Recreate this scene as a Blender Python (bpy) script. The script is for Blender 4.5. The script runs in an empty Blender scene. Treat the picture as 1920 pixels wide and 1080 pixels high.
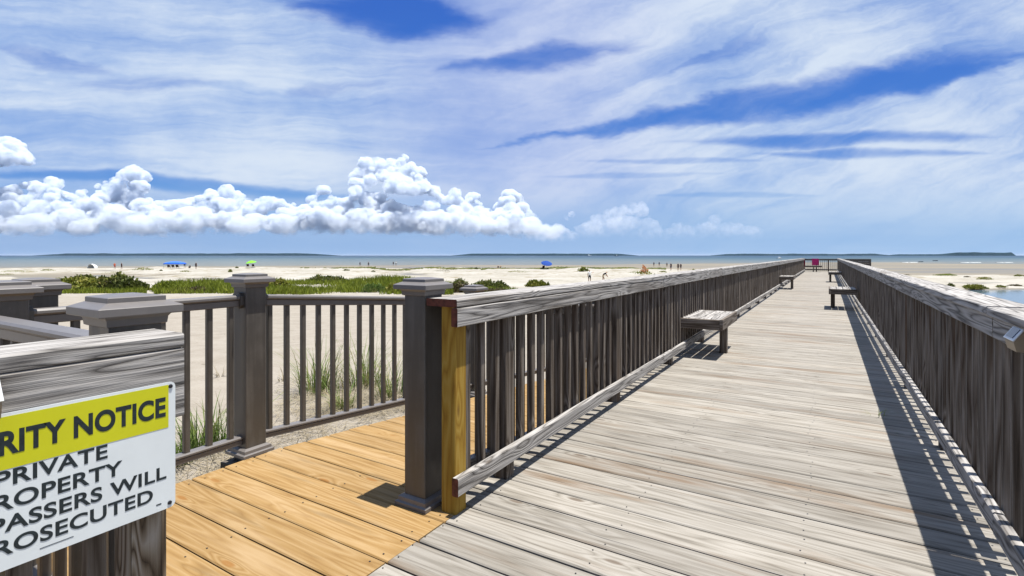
import bpy, bmesh, math, random
import numpy as np
from mathutils import Vector, Matrix, noise as mnoise

random.seed(7)
S = bpy.context.scene
COL = S.collection
R = math.radians

# ------------------------------------------------------------------ camera
F, CX, HY, H = 969.0, 960.0, 479.0, 1.27
TH = math.atan(592.0 / F)
FW = np.array([-math.sin(TH), math.cos(TH)])
RT = np.array([math.cos(TH), math.sin(TH)])
cam = bpy.data.objects.new("camera", bpy.data.cameras.new("camera"))
COL.objects.link(cam)
S.camera = cam
cam.location = (0, 0, H)
cam.rotation_euler = (R(90), 0, TH)
cam.data.sensor_fit = 'HORIZONTAL'
cam.data.sensor_width = 36
cam.data.lens = 36 * F / 1920
cam.data.shift_y = -(540 - HY) / 1920
cam.data.clip_start = 0.03
cam.data.clip_end = 200000

# ------------------------------------------------------------------ light
SUN = Vector((0.195, 0.045, 1.0)).normalized()
sun = bpy.data.objects.new("sun", bpy.data.lights.new("sun", 'SUN'))
COL.objects.link(sun)
sun.data.energy = 5.0
sun.data.angle = R(0.5)
sun.data.color = (1.0, 0.955, 0.88)
sun.rotation_euler = SUN.to_track_quat('Z', 'Y').to_euler()
sun.location = (0, 0, 30)
S.view_settings.view_transform = 'Standard'
S.view_settings.look = 'None'
S.view_settings.gamma = 1.0
EXPO = 0.9
S.view_settings.exposure = EXPO
S.cycles.transparent_max_bounces = 48
S.cycles.max_bounces = 8
S.cycles.diffuse_bounces = 4
S.cycles.volume_bounces = 10
S.cycles.max_bounces = 12


# ------------------------------------------------------------------ node helper
class NT:
    def __init__(self, tree):
        self.t = tree
        self.n = tree.nodes
        self.l = tree.links

    def node(self, typ, **kw):
        nd = self.n.new(typ)
        for k, v in kw.items():
            setattr(nd, k, v)
        return nd

    def put(self, sock, val):
        if val is None:
            return
        if isinstance(val, bpy.types.NodeSocket):
            self.l.new(val, sock)
        else:
            if sock.type == 'RGBA' and not isinstance(val, (int, float)) and len(val) == 3:
                val = tuple(val) + (1,)
            sock.default_value = val

    def m(self, op, a, b=None, c=None, clamp=False):
        nd = self.node('ShaderNodeMath', operation=op, use_clamp=clamp)
        self.put(nd.inputs[0], a)
        if b is not None:
            self.put(nd.inputs[1], b)
        if c is not None:
            self.put(nd.inputs[2], c)
        return nd.outputs[0]

    def vm(self, op, a, b=None):
        nd = self.node('ShaderNodeVectorMath', operation=op)
        self.put(nd.inputs[0], a)
        if b is not None:
            self.put(nd.inputs[1], b)
        return nd.outputs['Value'] if op in ('DOT_PRODUCT', 'LENGTH', 'DISTANCE') else nd.outputs[0]

    def comb(self, x, y, z=0.0):
        nd = self.node('ShaderNodeCombineXYZ')
        for i, v in enumerate((x, y, z)):
            self.put(nd.inputs[i], v)
        return nd.outputs[0]

    def sep(self, v):
        nd = self.node('ShaderNodeSeparateXYZ')
        self.put(nd.inputs[0], v)
        return nd.outputs

    def noise(self, vec, scale=1.0, detail=3.0, rough=0.55, dist=0.0, col=False):
        nd = self.node('ShaderNodeTexNoise')
        self.put(nd.inputs['Vector'], vec)
        nd.inputs['Scale'].default_value = scale
        nd.inputs['Detail'].default_value = detail
        nd.inputs['Roughness'].default_value = rough
        nd.inputs['Distortion'].default_value = dist
        return nd.outputs['Color' if col else 'Fac']

    def voro(self, vec, scale=1.0, feature='F1', rnd=1.0):
        nd = self.node('ShaderNodeTexVoronoi', feature=feature)
        self.put(nd.inputs['Vector'], vec)
        nd.inputs['Scale'].default_value = scale
        nd.inputs['Randomness'].default_value = rnd
        return nd.outputs['Distance']

    def ramp(self, fac, stops, interp='LINEAR'):
        nd = self.node('ShaderNodeValToRGB')
        cr = nd.color_ramp
        cr.interpolation = interp
        while len(cr.elements) < len(stops):
            cr.elements.new(0.5)
        for e, (p, c) in zip(cr.elements, stops):
            e.position = p
            if isinstance(c, (int, float)):
                c = (c, c, c)
            e.color = tuple(c) + (1,)
        self.put(nd.inputs[0], fac)
        return nd.outputs[0]

    def step(self, x, a, b):
        nd = self.node('ShaderNodeMapRange', interpolation_type='SMOOTHSTEP')
        self.put(nd.inputs[0], x)
        nd.inputs[1].default_value = a
        nd.inputs[2].default_value = b
        return nd.outputs[0]

    def mix(self, fac, a, b, blend='MIX'):
        nd = self.node('ShaderNodeMix', data_type='RGBA', blend_type=blend)
        self.put(nd.inputs[0], fac)
        self.put(nd.inputs[6], a)
        self.put(nd.inputs[7], b)
        return nd.outputs[2]

    def bump(self, h, strength=0.3, dist=0.01):
        nd = self.node('ShaderNodeBump')
        self.put(nd.inputs['Height'], h)
        nd.inputs['Strength'].default_value = strength
        nd.inputs['Distance'].default_value = dist
        return nd.outputs[0]

    def uv(self):
        return self.node('ShaderNodeTexCoord').outputs['UV']

    def pos(self):
        return self.node('ShaderNodeNewGeometry').outputs['Position']

    def island(self):
        return self.node('ShaderNodeNewGeometry').outputs['Random Per Island']


def material(name):
    mt = bpy.data.materials.new(name)
    mt.use_nodes = True
    nt = NT(mt.node_tree)
    return mt, nt, nt.n['Principled BSDF']


def plain(name, color, rough=0.6, spec=0.5, metal=0.0, var=0.12, scale=8.0):
    mt, nt, bs = material(name)
    co = nt.node('ShaderNodeTexCoord').outputs['Object']
    f = nt.noise(co, scale, 4)
    a = tuple(max(0, c * (1 - var)) for c in color)
    b = tuple(min(1, c * (1 + var)) for c in color)
    nt.put(bs.inputs['Base Color'], nt.ramp(f, [(0.3, a), (0.7, b)]))
    bs.inputs['Roughness'].default_value = rough
    bs.inputs['Specular IOR Level'].default_value = spec
    bs.inputs['Metallic'].default_value = metal
    return mt


# ------------------------------------------------------------------ sky
W = bpy.data.worlds.new("World")
S.world = W
W.use_nodes = True
nt = NT(W.node_tree)
bg = nt.n['Background']
SKY_STR = 0.1
bg.inputs['Strength'].default_value = SKY_STR
GAIN = 1.0 / (SKY_STR * 2 ** EXPO)


def srgb(r, g, b):
    o = []
    for c in (r, g, b):
        c /= 255.0
        o.append(c / 12.92 if c <= 0.04045 else ((c + 0.055) / 1.055) ** 2.4)
    return tuple(o)


def skyc(r, g, b):
    return tuple(c * GAIN for c in srgb(r, g, b))


def build_sky():
    sky = nt.node('ShaderNodeTexSky', sky_type='NISHITA')
    sky.sun_disc = False
    sky.sun_elevation = math.asin(SUN.z)
    sky.sun_rotation = math.atan2(SUN.x, SUN.y)
    sky.altitude = 0
    sky.air_density = 1.0
    sky.dust_density = 0.3
    sky.ozone_density = 2.5
    d = nt.node('ShaderNodeTexCoord').outputs['Generated']
    sx, sy, sz = nt.sep(d)[:3]
    f = nt.vm('DOT_PRODUCT', d, (FW[0], FW[1], 0))
    f = nt.m('MAXIMUM', nt.m('ABSOLUTE', f), 0.12)
    k = nt.m('DIVIDE', nt.vm('DOT_PRODUCT', d, (RT[0], RT[1], 0)), f)
    e = nt.m('DIVIDE', sz, f)
    # clear air: the physical sky, deepened a little
    hsv = nt.node('ShaderNodeHueSaturation')
    hsv.inputs['Saturation'].default_value = 1.35
    hsv.inputs['Value'].default_value = 0.62
    nt.put(hsv.inputs['Color'], sky.outputs[0])
    clear = nt.mix(0.72, hsv.outputs[0], nt.ramp(e, [(0.0, skyc(120, 168, 222)), (0.1, skyc(92, 150, 226)), (0.2, skyc(64, 122, 218)), (0.5, skyc(60, 104, 208))]))
    p = nt.comb(k, e, 0.0)
    warp = nt.vm('SUBTRACT', nt.noise(nt.vm('MULTIPLY', p, (1.0, 2.2, 1.0)), 3.2, 5, 0.6, col=True), (0.5, 0.5, 0.5))
    wk, we = nt.sep(warp)[:2]
    # --- openings in the cirrus: (px, py, half length, half width, slope, softness)
    gaps = [(725, 18, 175, 58, -0.05, .65), (1005, 108, 175, 42, 0.16, .6), (1430, 186, 470, 46, 0.17, .5),
            (1700, 152, 190, 36, 0.17, .45), (1545, 262, 300, 21, 0.02, .6), (1620, 288, 190, 15, 0.0, .6), (1260, 302, 160, 9, 0.0, .7),
            (345, 347, 360, 21, -0.075, .5), (170, 330, 200, 15, -0.02, .5), (1385, 366, 130, 8, 0.0, .7), (1180, 330, 150, 8, .02, .7),
            (90, 112, 130, 22, -0.18, .9), (255, 155, 130, 22, 0.0, .9), (1350, 100, 120, 18, .35, 1.), (620, 165, 90, 18, .1, 1.0)]
    strg = [.95, .85, 1, 1, .8, .75, .45, 1, .95, .4, .35, .42, .35, .25, .35]
    gap = None
    for (px, py, L, wd, sl, so), sg in zip(gaps, strg):
        k0, e0, L, wd = (px - CX) / F, (HY - py) / F, L / F * .88, wd / F * .84
        n = math.hypot(1, sl)
        c_, s_ = 1 / n, sl / n
        amp = min(0.11, wd * 2.4)
        dk = nt.m('SUBTRACT', nt.m('MULTIPLY_ADD', wk, 0.30, k), k0)
        de = nt.m('SUBTRACT', nt.m('MULTIPLY_ADD', we, amp, e), e0)
        u = nt.m('ADD', nt.m('MULTIPLY', dk, c_ / L), nt.m('MULTIPLY', de, s_ / L))
        v = nt.m('ADD', nt.m('MULTIPLY', dk, -s_ / wd), nt.m('MULTIPLY', de, c_ / wd))
        tpr = nt.m('MULTIPLY_ADD', u, .42 if px > 1200 and py < 240 else 0.0, .8)
        v = nt.m('DIVIDE', v, nt.m('MAXIMUM', tpr, .25))
        q = nt.m('ADD', nt.m('MULTIPLY', u, u), nt.m('ABSOLUTE', nt.m('MULTIPLY', v, nt.m('ABSOLUTE', v))))
        q = nt.m('ADD', q, nt.m('MULTIPLY', nt.m('ABSOLUTE', nt.m('MULTIPLY', u, v)), .9))
        g = nt.m('MULTIPLY', nt.step(q, 2.2, 0.05), sg)
        gap = g if gap is None else nt.m('MAXIMUM', gap, g)

    def streak(ang, sxx, syy, off, det=6, rough=0.6, warpamt=.1):
        ca, sa = math.cos(R(ang)), math.sin(R(ang))
        kk = nt.m('MULTIPLY_ADD', wk, warpamt * 2, k)
        ee = nt.m('MULTIPLY_ADD', we, warpamt, e)
        u = nt.m('ADD', nt.m('MULTIPLY', kk, ca), nt.m('MULTIPLY', ee, sa))
        v = nt.m('ADD', nt.m('MULTIPLY', kk, -sa), nt.m('MULTIPLY', ee, ca))
        return nt.noise(nt.comb(nt.m('MULTIPLY_ADD', u, sxx, off), nt.m('MULTIPLY', v, syy), off), 1.0, det, rough, 0.2)

    side = nt.step(k, -0.30, 0.30)
    sidei = nt.m('SUBTRACT', 1.0, side)

    def two(x, y):
        return nt.m('ADD', nt.m('MULTIPLY', x, side), nt.m('MULTIPLY', y, sidei))
    a = two(streak(24, 1.1, 6.5, 3.1, 4, .5, .10), streak(-5, .9, 8.0, 8.3, 4, .5, .06))
    c = two(streak(20, 2.6, 24, 5.7, 6, .6, .10), streak(-3, 2.2, 28, 1.7, 6, .6, .08))
    fib = two(streak(28, 5, 85, 9.7, 5, .65, .12), streak(2, 5, 90, 4.4, 5, .65, .10))
    puff = nt.noise(nt.vm('MULTIPLY', p, (1, 1.6, 1)), 6.0, 6, .62)
    big = nt.noise(p, 1.7, 3, .5)
    dens = nt.m('MULTIPLY_ADD', a, .56, nt.m('MULTIPLY_ADD', c, .36, nt.m('MULTIPLY_ADD', fib, .11, nt.m('MULTIPLY', big, .36))))
    dens = nt.m('MULTIPLY_ADD', puff, .30, nt.m('ADD', dens, -.05))
    dens = nt.m('ADD', dens, nt.m('MULTIPLY', nt.step(e, .36, .12), .05))
    st = dens
    dens = nt.m('SUBTRACT', dens, nt.m('MULTIPLY', gap, .54))
    cov = nt.step(dens, .22, 1.04)
    # thinner veil low down on the right and near the sea
    low = nt.step(e, 0.16, 0.02)
    ccol = nt.mix(nt.step(nt.m('ADD', st, nt.m('MULTIPLY', k, 0.06)), 0.66, 1.0), skyc(162, 192, 236), skyc(216, 229, 246))
    warm = nt.step(nt.m('ABSOLUTE', nt.m('SUBTRACT', k, .02)), .42, .05)
    ccol = nt.mix(nt.m('MULTIPLY', warm, .35), ccol, skyc(203, 206, 242))
    col = nt.mix(cov, clear, ccol)
    hcol = nt.ramp(nt.m('MULTIPLY_ADD', k, 0.5, 0.5), [(0.0, skyc(142, 176, 222)), (0.55, skyc(150, 186, 230)), (1.0, skyc(148, 188, 232))])
    band = nt.m('MULTIPLY', nt.noise(nt.comb(nt.m('MULTIPLY', k, 3), nt.m('MULTIPLY', e, 50), 2.), 1, 4), .25)
    col = nt.mix(nt.m('MULTIPLY', low, nt.m('SUBTRACT', .95, band)), col, hcol)
    # below the horizon: dull reflected ground
    col = nt.mix(nt.step(sz, -0.002, -0.03), col, skyc(120, 130, 140))
    nt.put(bg.inputs['Color'], col)


build_sky()


# ------------------------------------------------------------------ materials
def wood(name, cols, stain=None, grain=14.0, contrast=0.5, bump=0.35, rough=0.8, board_var=0.25, crack=0.35, knot=(.10, .075, .055), sharp=1.0):
    """board material; uv are metres along (u) and across (v) each board"""
    mt, nt, bs = material(name)
    uv = nt.uv()
    u, v = nt.sep(uv)[:2]
    isl = nt.island()
    vor = nt.node('ShaderNodeTexVoronoi', feature='F1')
    nt.put(vor.inputs['Vector'], nt.comb(nt.m('MULTIPLY', u, 1.7), nt.m('MULTIPLY', v, 5.5), nt.m('MULTIPLY', isl, 9.0)))
    vor.inputs['Scale'].default_value = 1.0
    kd = vor.outputs['Distance']
    kn = nt.step(kd, 0.30, 0.0)
    low = nt.noise(nt.comb(nt.m('MULTIPLY', u, 0.6), nt.m('MULTIPLY', v, 10.0), nt.m('MULTIPLY', isl, 7.0)), 1.0, 2, .5)
    ring = nt.m('ADD', nt.m('MULTIPLY', low, grain), nt.m('MULTIPLY', kn, 1.7))
    tri = nt.m('PINGPONG', ring, 0.5)
    tri = nt.m('POWER', nt.m('MULTIPLY', tri, 2.0), sharp)
    fine = nt.noise(nt.comb(nt.m('MULTIPLY', u, 4.0), nt.m('MULTIPLY', v, 160.0), isl), 1.0, 4, .6)
    mid = nt.noise(nt.comb(nt.m('MULTIPLY', u, 2.2), nt.m('MULTIPLY', v, 34.0), isl), 1.0, 4, .6)
    g = nt.m('ADD', nt.m('MULTIPLY', tri, contrast), nt.m('MULTIPLY', mid, 1.0 - contrast))
    g = nt.m('MULTIPLY_ADD', nt.m('SUBTRACT', fine, 0.5), 0.45, g)
    n = len(cols)
    colr = nt.ramp(g, [(0.12 + 0.74 * i / (n - 1), c) for i, c in enumerate(cols)])
    if stain is not None:
        sn = nt.noise(nt.comb(nt.m('MULTIPLY', u, 0.55), nt.m('MULTIPLY', v, 5.0), nt.m('MULTIPLY', isl, 30.0)), 1.0, 5, .62)
        colr = nt.mix(nt.m('MULTIPLY', nt.step(sn, 0.52, 0.74), 0.8), colr, stain)
        colr = nt.mix(nt.m('MULTIPLY', nt.step(nt.noise(nt.comb(nt.m('MULTIPLY', u, 1.1), nt.m('MULTIPLY', v, 12.0), nt.m('MULTIPLY', isl, 11.0)), 1.0, 4, .6), .56, .72), .45), colr,
                      tuple(c * .42 for c in cols[-1]))
    br = nt.m('MULTIPLY_ADD', isl, board_var * 2, 1.0 - board_var)
    colr = nt.mix(1.0, colr, nt.comb(br, br, br), 'MULTIPLY')
    kspot = nt.step(kd, 0.10, 0.045)
    colr = nt.mix(nt.m('MULTIPLY', kspot, 0.75), colr, knot)
    ck = nt.noise(nt.comb(nt.m('MULTIPLY', u, 1.4), nt.m('MULTIPLY', v, 75.0), nt.m('MULTIPLY', isl, 5.0)), 1.0, 3, .5)
    ckf = nt.m('MULTIPLY', nt.step(ck, 0.66, 0.74), crack)
    colr = nt.mix(ckf, colr, tuple(c * .12 for c in cols[0]))
    nt.put(bs.inputs['Base Color'], colr)
    bs.inputs['Roughness'].default_value = rough
    bs.inputs['Specular IOR Level'].default_value = 0.25
    hgt = nt.m('SUBTRACT', nt.m('MULTIPLY_ADD', fine, 0.5, g), nt.m('MULTIPLY', ckf, 2.0))
    nt.put(bs.inputs['Normal'], nt.bump(hgt, bump, 0.004))
    return mt


M = {}
M['deck'] = wood('weathered_deck_wood', [(.070, .060, .048), (.182, .166, .141), (.245, .227, .199), (.292, .275, .247)],
                 stain=(.135, .082, .042), grain=8, contrast=.36, bump=.4, board_var=.17, crack=.7, sharp=.8)
M['rail'] = wood('weathered_rail_wood', [(.02, .018, .017), (.13, .122, .115), (.27, .258, .245), (.36, .345, .33)],
                 stain=(.085, .07, .055), grain=11, contrast=.6, bump=.7, board_var=.15, crack=.95, sharp=.55)
M['post'] = wood('weathered_post_wood', [(.014, .009, .006), (.055, .041, .030), (.118, .098, .080), (.20, .178, .158)],
                 stain=(.075, .045, .026), grain=6, contrast=.45, bump=.5, board_var=.3, crack=.8, sharp=.7)
M['knotty'] = wood('knotty_cracked_post', [(.015, .011, .008), (.085, .062, .04), (.19, .155, .115), (.29, .26, .22)],
                    stain=(.11, .06, .025), grain=14, contrast=.65, bump=.7, board_var=.1, crack=.95, sharp=.6, knot=(.025, .016, .01))
M['new'] = wood('new_yellow_pine', [(.185, .105, .036), (.228, .140, .052), (.252, .160, .066), (.282, .190, .09)],
                stain=(.33, .235, .13), grain=10, contrast=.6, bump=.12, board_var=.07, crack=.1, knot=(.20, .09, .02))
M['newpost'] = wood('new_treated_post', [(.20, .105, .012), (.25, .145, .018), (.28, .172, .026), (.31, .20, .04)],
                    grain=9, contrast=.7, bump=.12, board_var=.05, crack=.1, knot=(.10, .05, .02))
M['red_end'] = plain('red_stained_end_grain', (.085, .024, .014), .7, .3, var=.5, scale=40)
M['comp'] = plain('grey_brown_composite', (.082, .075, .068), .42, .5, var=.06, scale=30)
def dusty(name, color, dust):
    mt, h, bs = material(name)
    P = h.pos()
    x, y, z = h.sep(P)[:3]
    st = h.noise(h.comb(h.m('MULTIPLY', x, 26), h.m('MULTIPLY', y, 26), h.m('MULTIPLY', z, 1.6)), 1, 4, .6)
    bl = h.noise(P, 7, 5, .65)
    fac = h.m('MULTIPLY', h.step(h.m('MULTIPLY_ADD', st, .6, h.m('MULTIPLY', bl, .4)), .42, .68), .45)
    sp = h.m('MULTIPLY', h.step(h.noise(P, 120, 3, .6), .62, .72), .3)
    h.put(bs.inputs['Base Color'], h.mix(h.m('ADD', fac, sp), color, dust))
    h.put(bs.inputs['Roughness'], h.m('MULTIPLY_ADD', fac, .5, .36))
    h.put(bs.inputs['Normal'], h.bump(h.noise(h.comb(h.m('MULTIPLY', x, 60), h.m('MULTIPLY', y, 60), h.m('MULTIPLY', z, 4)), 1, 4, .6), .12, .003))
    return mt


M['comp'] = dusty('grey_brown_composite_sleeve', (.056, .050, .044), (.125, .114, .100))
M['comp_cap'] = plain('grey_composite_cap', (.125, .115, .110), .38, .5, var=.06, scale=30)
M['dark_wood'] = wood('dark_timber', [(.03, .025, .02), (.07, .06, .05), (.11, .095, .08), (.15, .13, .11)], grain=10, crack=.4)  # evenly dark brown timber for joists, pilings, end boarding and stems
M['white_panel'] = plain('white_sign_enamel', (.62, .66, .67), .32, .5, var=.03, scale=12)
M['yellow_band'] = plain('yellow_sign_print', (.50, .50, .008), .35, .5, var=.03, scale=12)
M['black_print'] = plain('black_sign_print', (.012, .02, .024), .4, .4, var=.4, scale=90)
M['bolt'] = plain('dark_screw', (.03, .03, .035), .4, .5, .6)
M['fixture'] = plain('pale_plastic', (.60, .62, .63), .35, .5, var=.05)
M['fixture_tan'] = plain('tan_plastic', (.26, .20, .13), .5, .4, var=.1)
M['solar'] = plain('solar_cell', (.02, .03, .07), .12, .6, var=.2, scale=60)


def leaf_mat(name, stops, rough=.6, trans=.25):
    mt, nt, bs = material(name)
    P = nt.pos()
    pn = nt.noise(P, .45, 4, .6)
    colr = nt.ramp(nt.m('ADD', nt.m('MULTIPLY', nt.island(), .55), nt.m('MULTIPLY', nt.step(pn, .28, .72), .45)), stops)
    nt.put(bs.inputs['Base Color'], colr)
    bs.inputs['Roughness'].default_value = rough
    bs.inputs['Specular IOR Level'].default_value = .25
    tr = nt.node('ShaderNodeBsdfTranslucent')
    nt.put(tr.inputs['Color'], colr)
    mx = nt.node('ShaderNodeMixShader')
    mx.inputs[0].default_value = trans
    nt.l.new(bs.outputs[0], mx.inputs[1])
    nt.l.new(tr.outputs[0], mx.inputs[2])
    nt.l.new(mx.outputs[0], nt.n['Material Output'].inputs['Surface'])
    return mt


M['oats'] = leaf_mat('sea_oat_blades', [(0, (.05, .10, .015)), (.35, (.10, .16, .03)), (.6, (.17, .21, .06)), (.8, (.28, .24, .11)), (1, (.13, .09, .05))])
M['litter'] = leaf_mat('dry_grass_litter', [(0, (.12, .095, .055)), (.4, (.25, .21, .14)), (.75, (.34, .29, .2)), (1, (.14, .15, .06))])
M['shrub'] = leaf_mat('dune_shrub_leaves', [(0, (.06, .075, .012)), (.4, (.13, .15, .02)), (.75, (.20, .20, .03)), (1, (.26, .22, .07))])
M['shrub_dark'] = leaf_mat('dark_shrub_leaves', [(0, (.035, .045, .012)), (.5, (.085, .105, .02)), (.85, (.14, .14, .03)), (1, (.20, .13, .06))])
M['meadow'] = leaf_mat('dune_meadow_grass', [(0, (.07, .095, .010)), (.4, (.13, .165, .012)), (.75, (.19, .22, .02)), (1, (.24, .23, .06))])
M['brush'] = leaf_mat('brown_dry_brush', [(0, (.04, .03, .016)), (.5, (.10, .075, .035)), (.8, (.07, .09, .02)), (1, (.16, .13, .07))])
M['orange_plant'] = leaf_mat('orange_seed_heads', [(0, (.45, .14, .05)), (.5, (.55, .22, .08)), (1, (.30, .18, .06))])


# ------------------------------------------------------------------ mesh builder
class MB:
    def __init__(self):
        self.v, self.f, self.uv, self.mi = [], [], [], []

    def face(self, pts, uvs=None, mi=0):
        i = len(self.v)
        self.v += [tuple(p) for p in pts]
        self.f.append(tuple(range(i, i + len(pts))))
        self.uv += uvs if uvs else [(p[0], p[1]) for p in pts]
        self.mi.append(mi)

    def board(self, p0, p1, w, t, up=(0, 0, 1), bev=0.004, mi=0, end_mi=None, seed=None):
        """timber from p0 to p1 (centre line), width w across, thickness t along `up`; eased long edges"""
        p0, p1 = Vector(p0), Vector(p1)
        d = (p1 - p0)
        L = d.length
        d.normalize()
        up = Vector(up)
        side = d.cross(up).normalized()
        up = side.cross(d).normalized()
        b = min(bev, w * .3, t * .3)
        hw, ht = w / 2, t / 2
        prof = [(-hw, -ht + b), (-hw, ht - b), (-hw + b, ht), (hw - b, ht), (hw, ht - b), (hw, -ht + b), (hw - b, -ht), (-hw + b, -ht)]
        rr = random.Random(seed if seed is not None else random.random())
        ou, ov = rr.uniform(0, 60), rr.uniform(0, 60)
        base = len(self.v)
        for q in (p0, p1):
            for (a, c) in prof:
                self.v.append(tuple(q + side * a + up * c))
        per = [0]
        for i in range(8):
            a, c = prof[i], prof[(i + 1) % 8]
            per.append(per[-1] + math.hypot(c[0] - a[0], c[1] - a[1]))
        for i in range(8):
            j = (i + 1) % 8
            self.f.append((base + i, base + j, base + 8 + j, base + 8 + i))
            self.uv += [(ou, ov + per[i]), (ou, ov + per[i + 1]), (ou + L, ov + per[i + 1]), (ou + L, ov + per[i])]
            self.mi.append(mi)
        em = mi if end_mi is None else end_mi
        self.f.append(tuple(base + i for i in reversed(range(8))))
        self.uv += [(ou + prof[i][0] * .4, ov + prof[i][1]) for i in reversed(range(8))]
        self.mi.append(em)
        self.f.append(tuple(base + 8 + i for i in range(8)))
        self.uv += [(ou + prof[i][0] * .4, ov + prof[i][1]) for i in range(8)]
        self.mi.append(em)

    def loft(self, rings, cap=True, mi=0, smooth=False):
        """rings: list of lists of points, same count, closed loops"""
        base = len(self.v)
        n = len(rings[0])
        for r in rings:
            self.v += [tuple(p) for p in r]
        for k in range(len(rings) - 1):
            for i in range(n):
                j = (i + 1) % n
                self.f.append((base + k * n + i, base + k * n + j, base + (k + 1) * n + j, base + (k + 1) * n + i))
                self.uv += [(i / n, k), ((i + 1) / n, k), ((i + 1) / n, k + 1), (i / n, k + 1)]
                self.mi.append(mi)
        if cap:
            self.f.append(tuple(base + i for i in reversed(range(n))))
            self.uv += [(0, 0)] * n
            self.mi.append(mi)
            o = base + (len(rings) - 1) * n
            self.f.append(tuple(o + i for i in range(n)))
            self.uv += [(0, 0)] * n
            self.mi.append(mi)

    def sqloft(self, cx, cy, zs, hw, mi=0):
        """stacked square rings: zs heights and hw half widths"""
        self.loft([[(cx - h, cy - h, z), (cx + h, cy - h, z), (cx + h, cy + h, z), (cx - h, cy + h, z)] for z, h in zip(zs, hw)], mi=mi)

    def mesh(self, name, mats, smooth=False):
        me = bpy.data.meshes.new(name)
        me.from_pydata(self.v, [], self.f)
        ul = me.uv_layers.new(name='UVMap')
        ul.data.foreach_set('uv', np.array(self.uv, dtype=np.float32).ravel())
        for m_ in (mats if isinstance(mats, (list, tuple)) else [mats]):
            me.materials.append(m_)
        me.polygons.foreach_set('material_index', np.array(self.mi, dtype=np.int32))
        if smooth:
            me.polygons.foreach_set('use_smooth', np.ones(len(self.f), dtype=bool))
        me.update()
        return me

    def build(self, name, mats, parent=None, smooth=False):
        o = bpy.data.objects.new(name, self.mesh(name, mats, smooth))
        COL.objects.link(o)
        if parent is not None:
            adopt(o, parent)
        return o


def adopt(o, parent):
    o.parent = parent
    o.matrix_parent_inverse = Matrix.Translation(-Vector(parent.location))


def tag(o, label=None, cat=None, group=None, kind=None):
    if label:
        o['label'] = label
    if cat:
        o['category'] = cat
    if group:
        o['group'] = group
    if kind:
        o['kind'] = kind
    return o


def thing(name, loc, label, cat, group=None, kind=None):
    o = bpy.data.objects.new(name, None)
    COL.objects.link(o)
    o.location = loc
    o.empty_display_size = .2
    return tag(o, label, cat, group, kind)


def raw(name, v, f, mats, parent=None, smooth=False, mi=None):
    me = bpy.data.meshes.new(name)
    me.from_pydata([tuple(p) for p in v], [], f)
    for m_ in (mats if isinstance(mats, (list, tuple)) else [mats]):
        me.materials.append(m_)
    if mi is not None:
        me.polygons.foreach_set('material_index', np.array(mi, dtype=np.int32))
    if smooth:
        me.polygons.foreach_set('use_smooth', np.ones(len(f), dtype=bool))
    me.update()
    o = bpy.data.objects.new(name, me)
    COL.objects.link(o)
    if parent is not None:
        adopt(o, parent)
    return o


def ss(x, a, b):
    t = np.clip((x - a) / (b - a), 0, 1)
    return t * t * (3 - 2 * t)


# --- fast numpy value noise -------------------------------------------------
_rs = np.random.RandomState(3)
_tab = _rs.rand(64, 64, 64).astype(np.float32)


def vnoise(x, y, z):
    x, y, z = (np.asarray(a, dtype=np.float64) for a in np.broadcast_arrays(x, y, z))
    xi, yi, zi = np.floor(x).astype(int), np.floor(y).astype(int), np.floor(z).astype(int)
    fx, fy, fz = x - xi, y - yi, z - zi
    fx, fy, fz = (t * t * (3 - 2 * t) for t in (fx, fy, fz))
    g = lambda a, b, c: _tab[(xi + a) & 63, (yi + b) & 63, (zi + c) & 63]
    l = lambda a, b, t: a + (b - a) * t
    return l(l(l(g(0, 0, 0), g(1, 0, 0), fx), l(g(0, 1, 0), g(1, 1, 0), fx), fy),
             l(l(g(0, 0, 1), g(1, 0, 1), fx), l(g(0, 1, 1), g(1, 1, 1), fx), fy), fz)


def fbm(x, y, z, o=4):
    a, s, r = .5, 1.0, 0
    for _ in range(o):
        r = r + a * vnoise(x * s + 11.3 * _, y * s + 5.1 * _, z * s)
        a *= .5
        s *= 2.03
    return r


# ------------------------------------------------------------------ ground
SEA_Z, POND_Z = -2.9, -2.75


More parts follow.
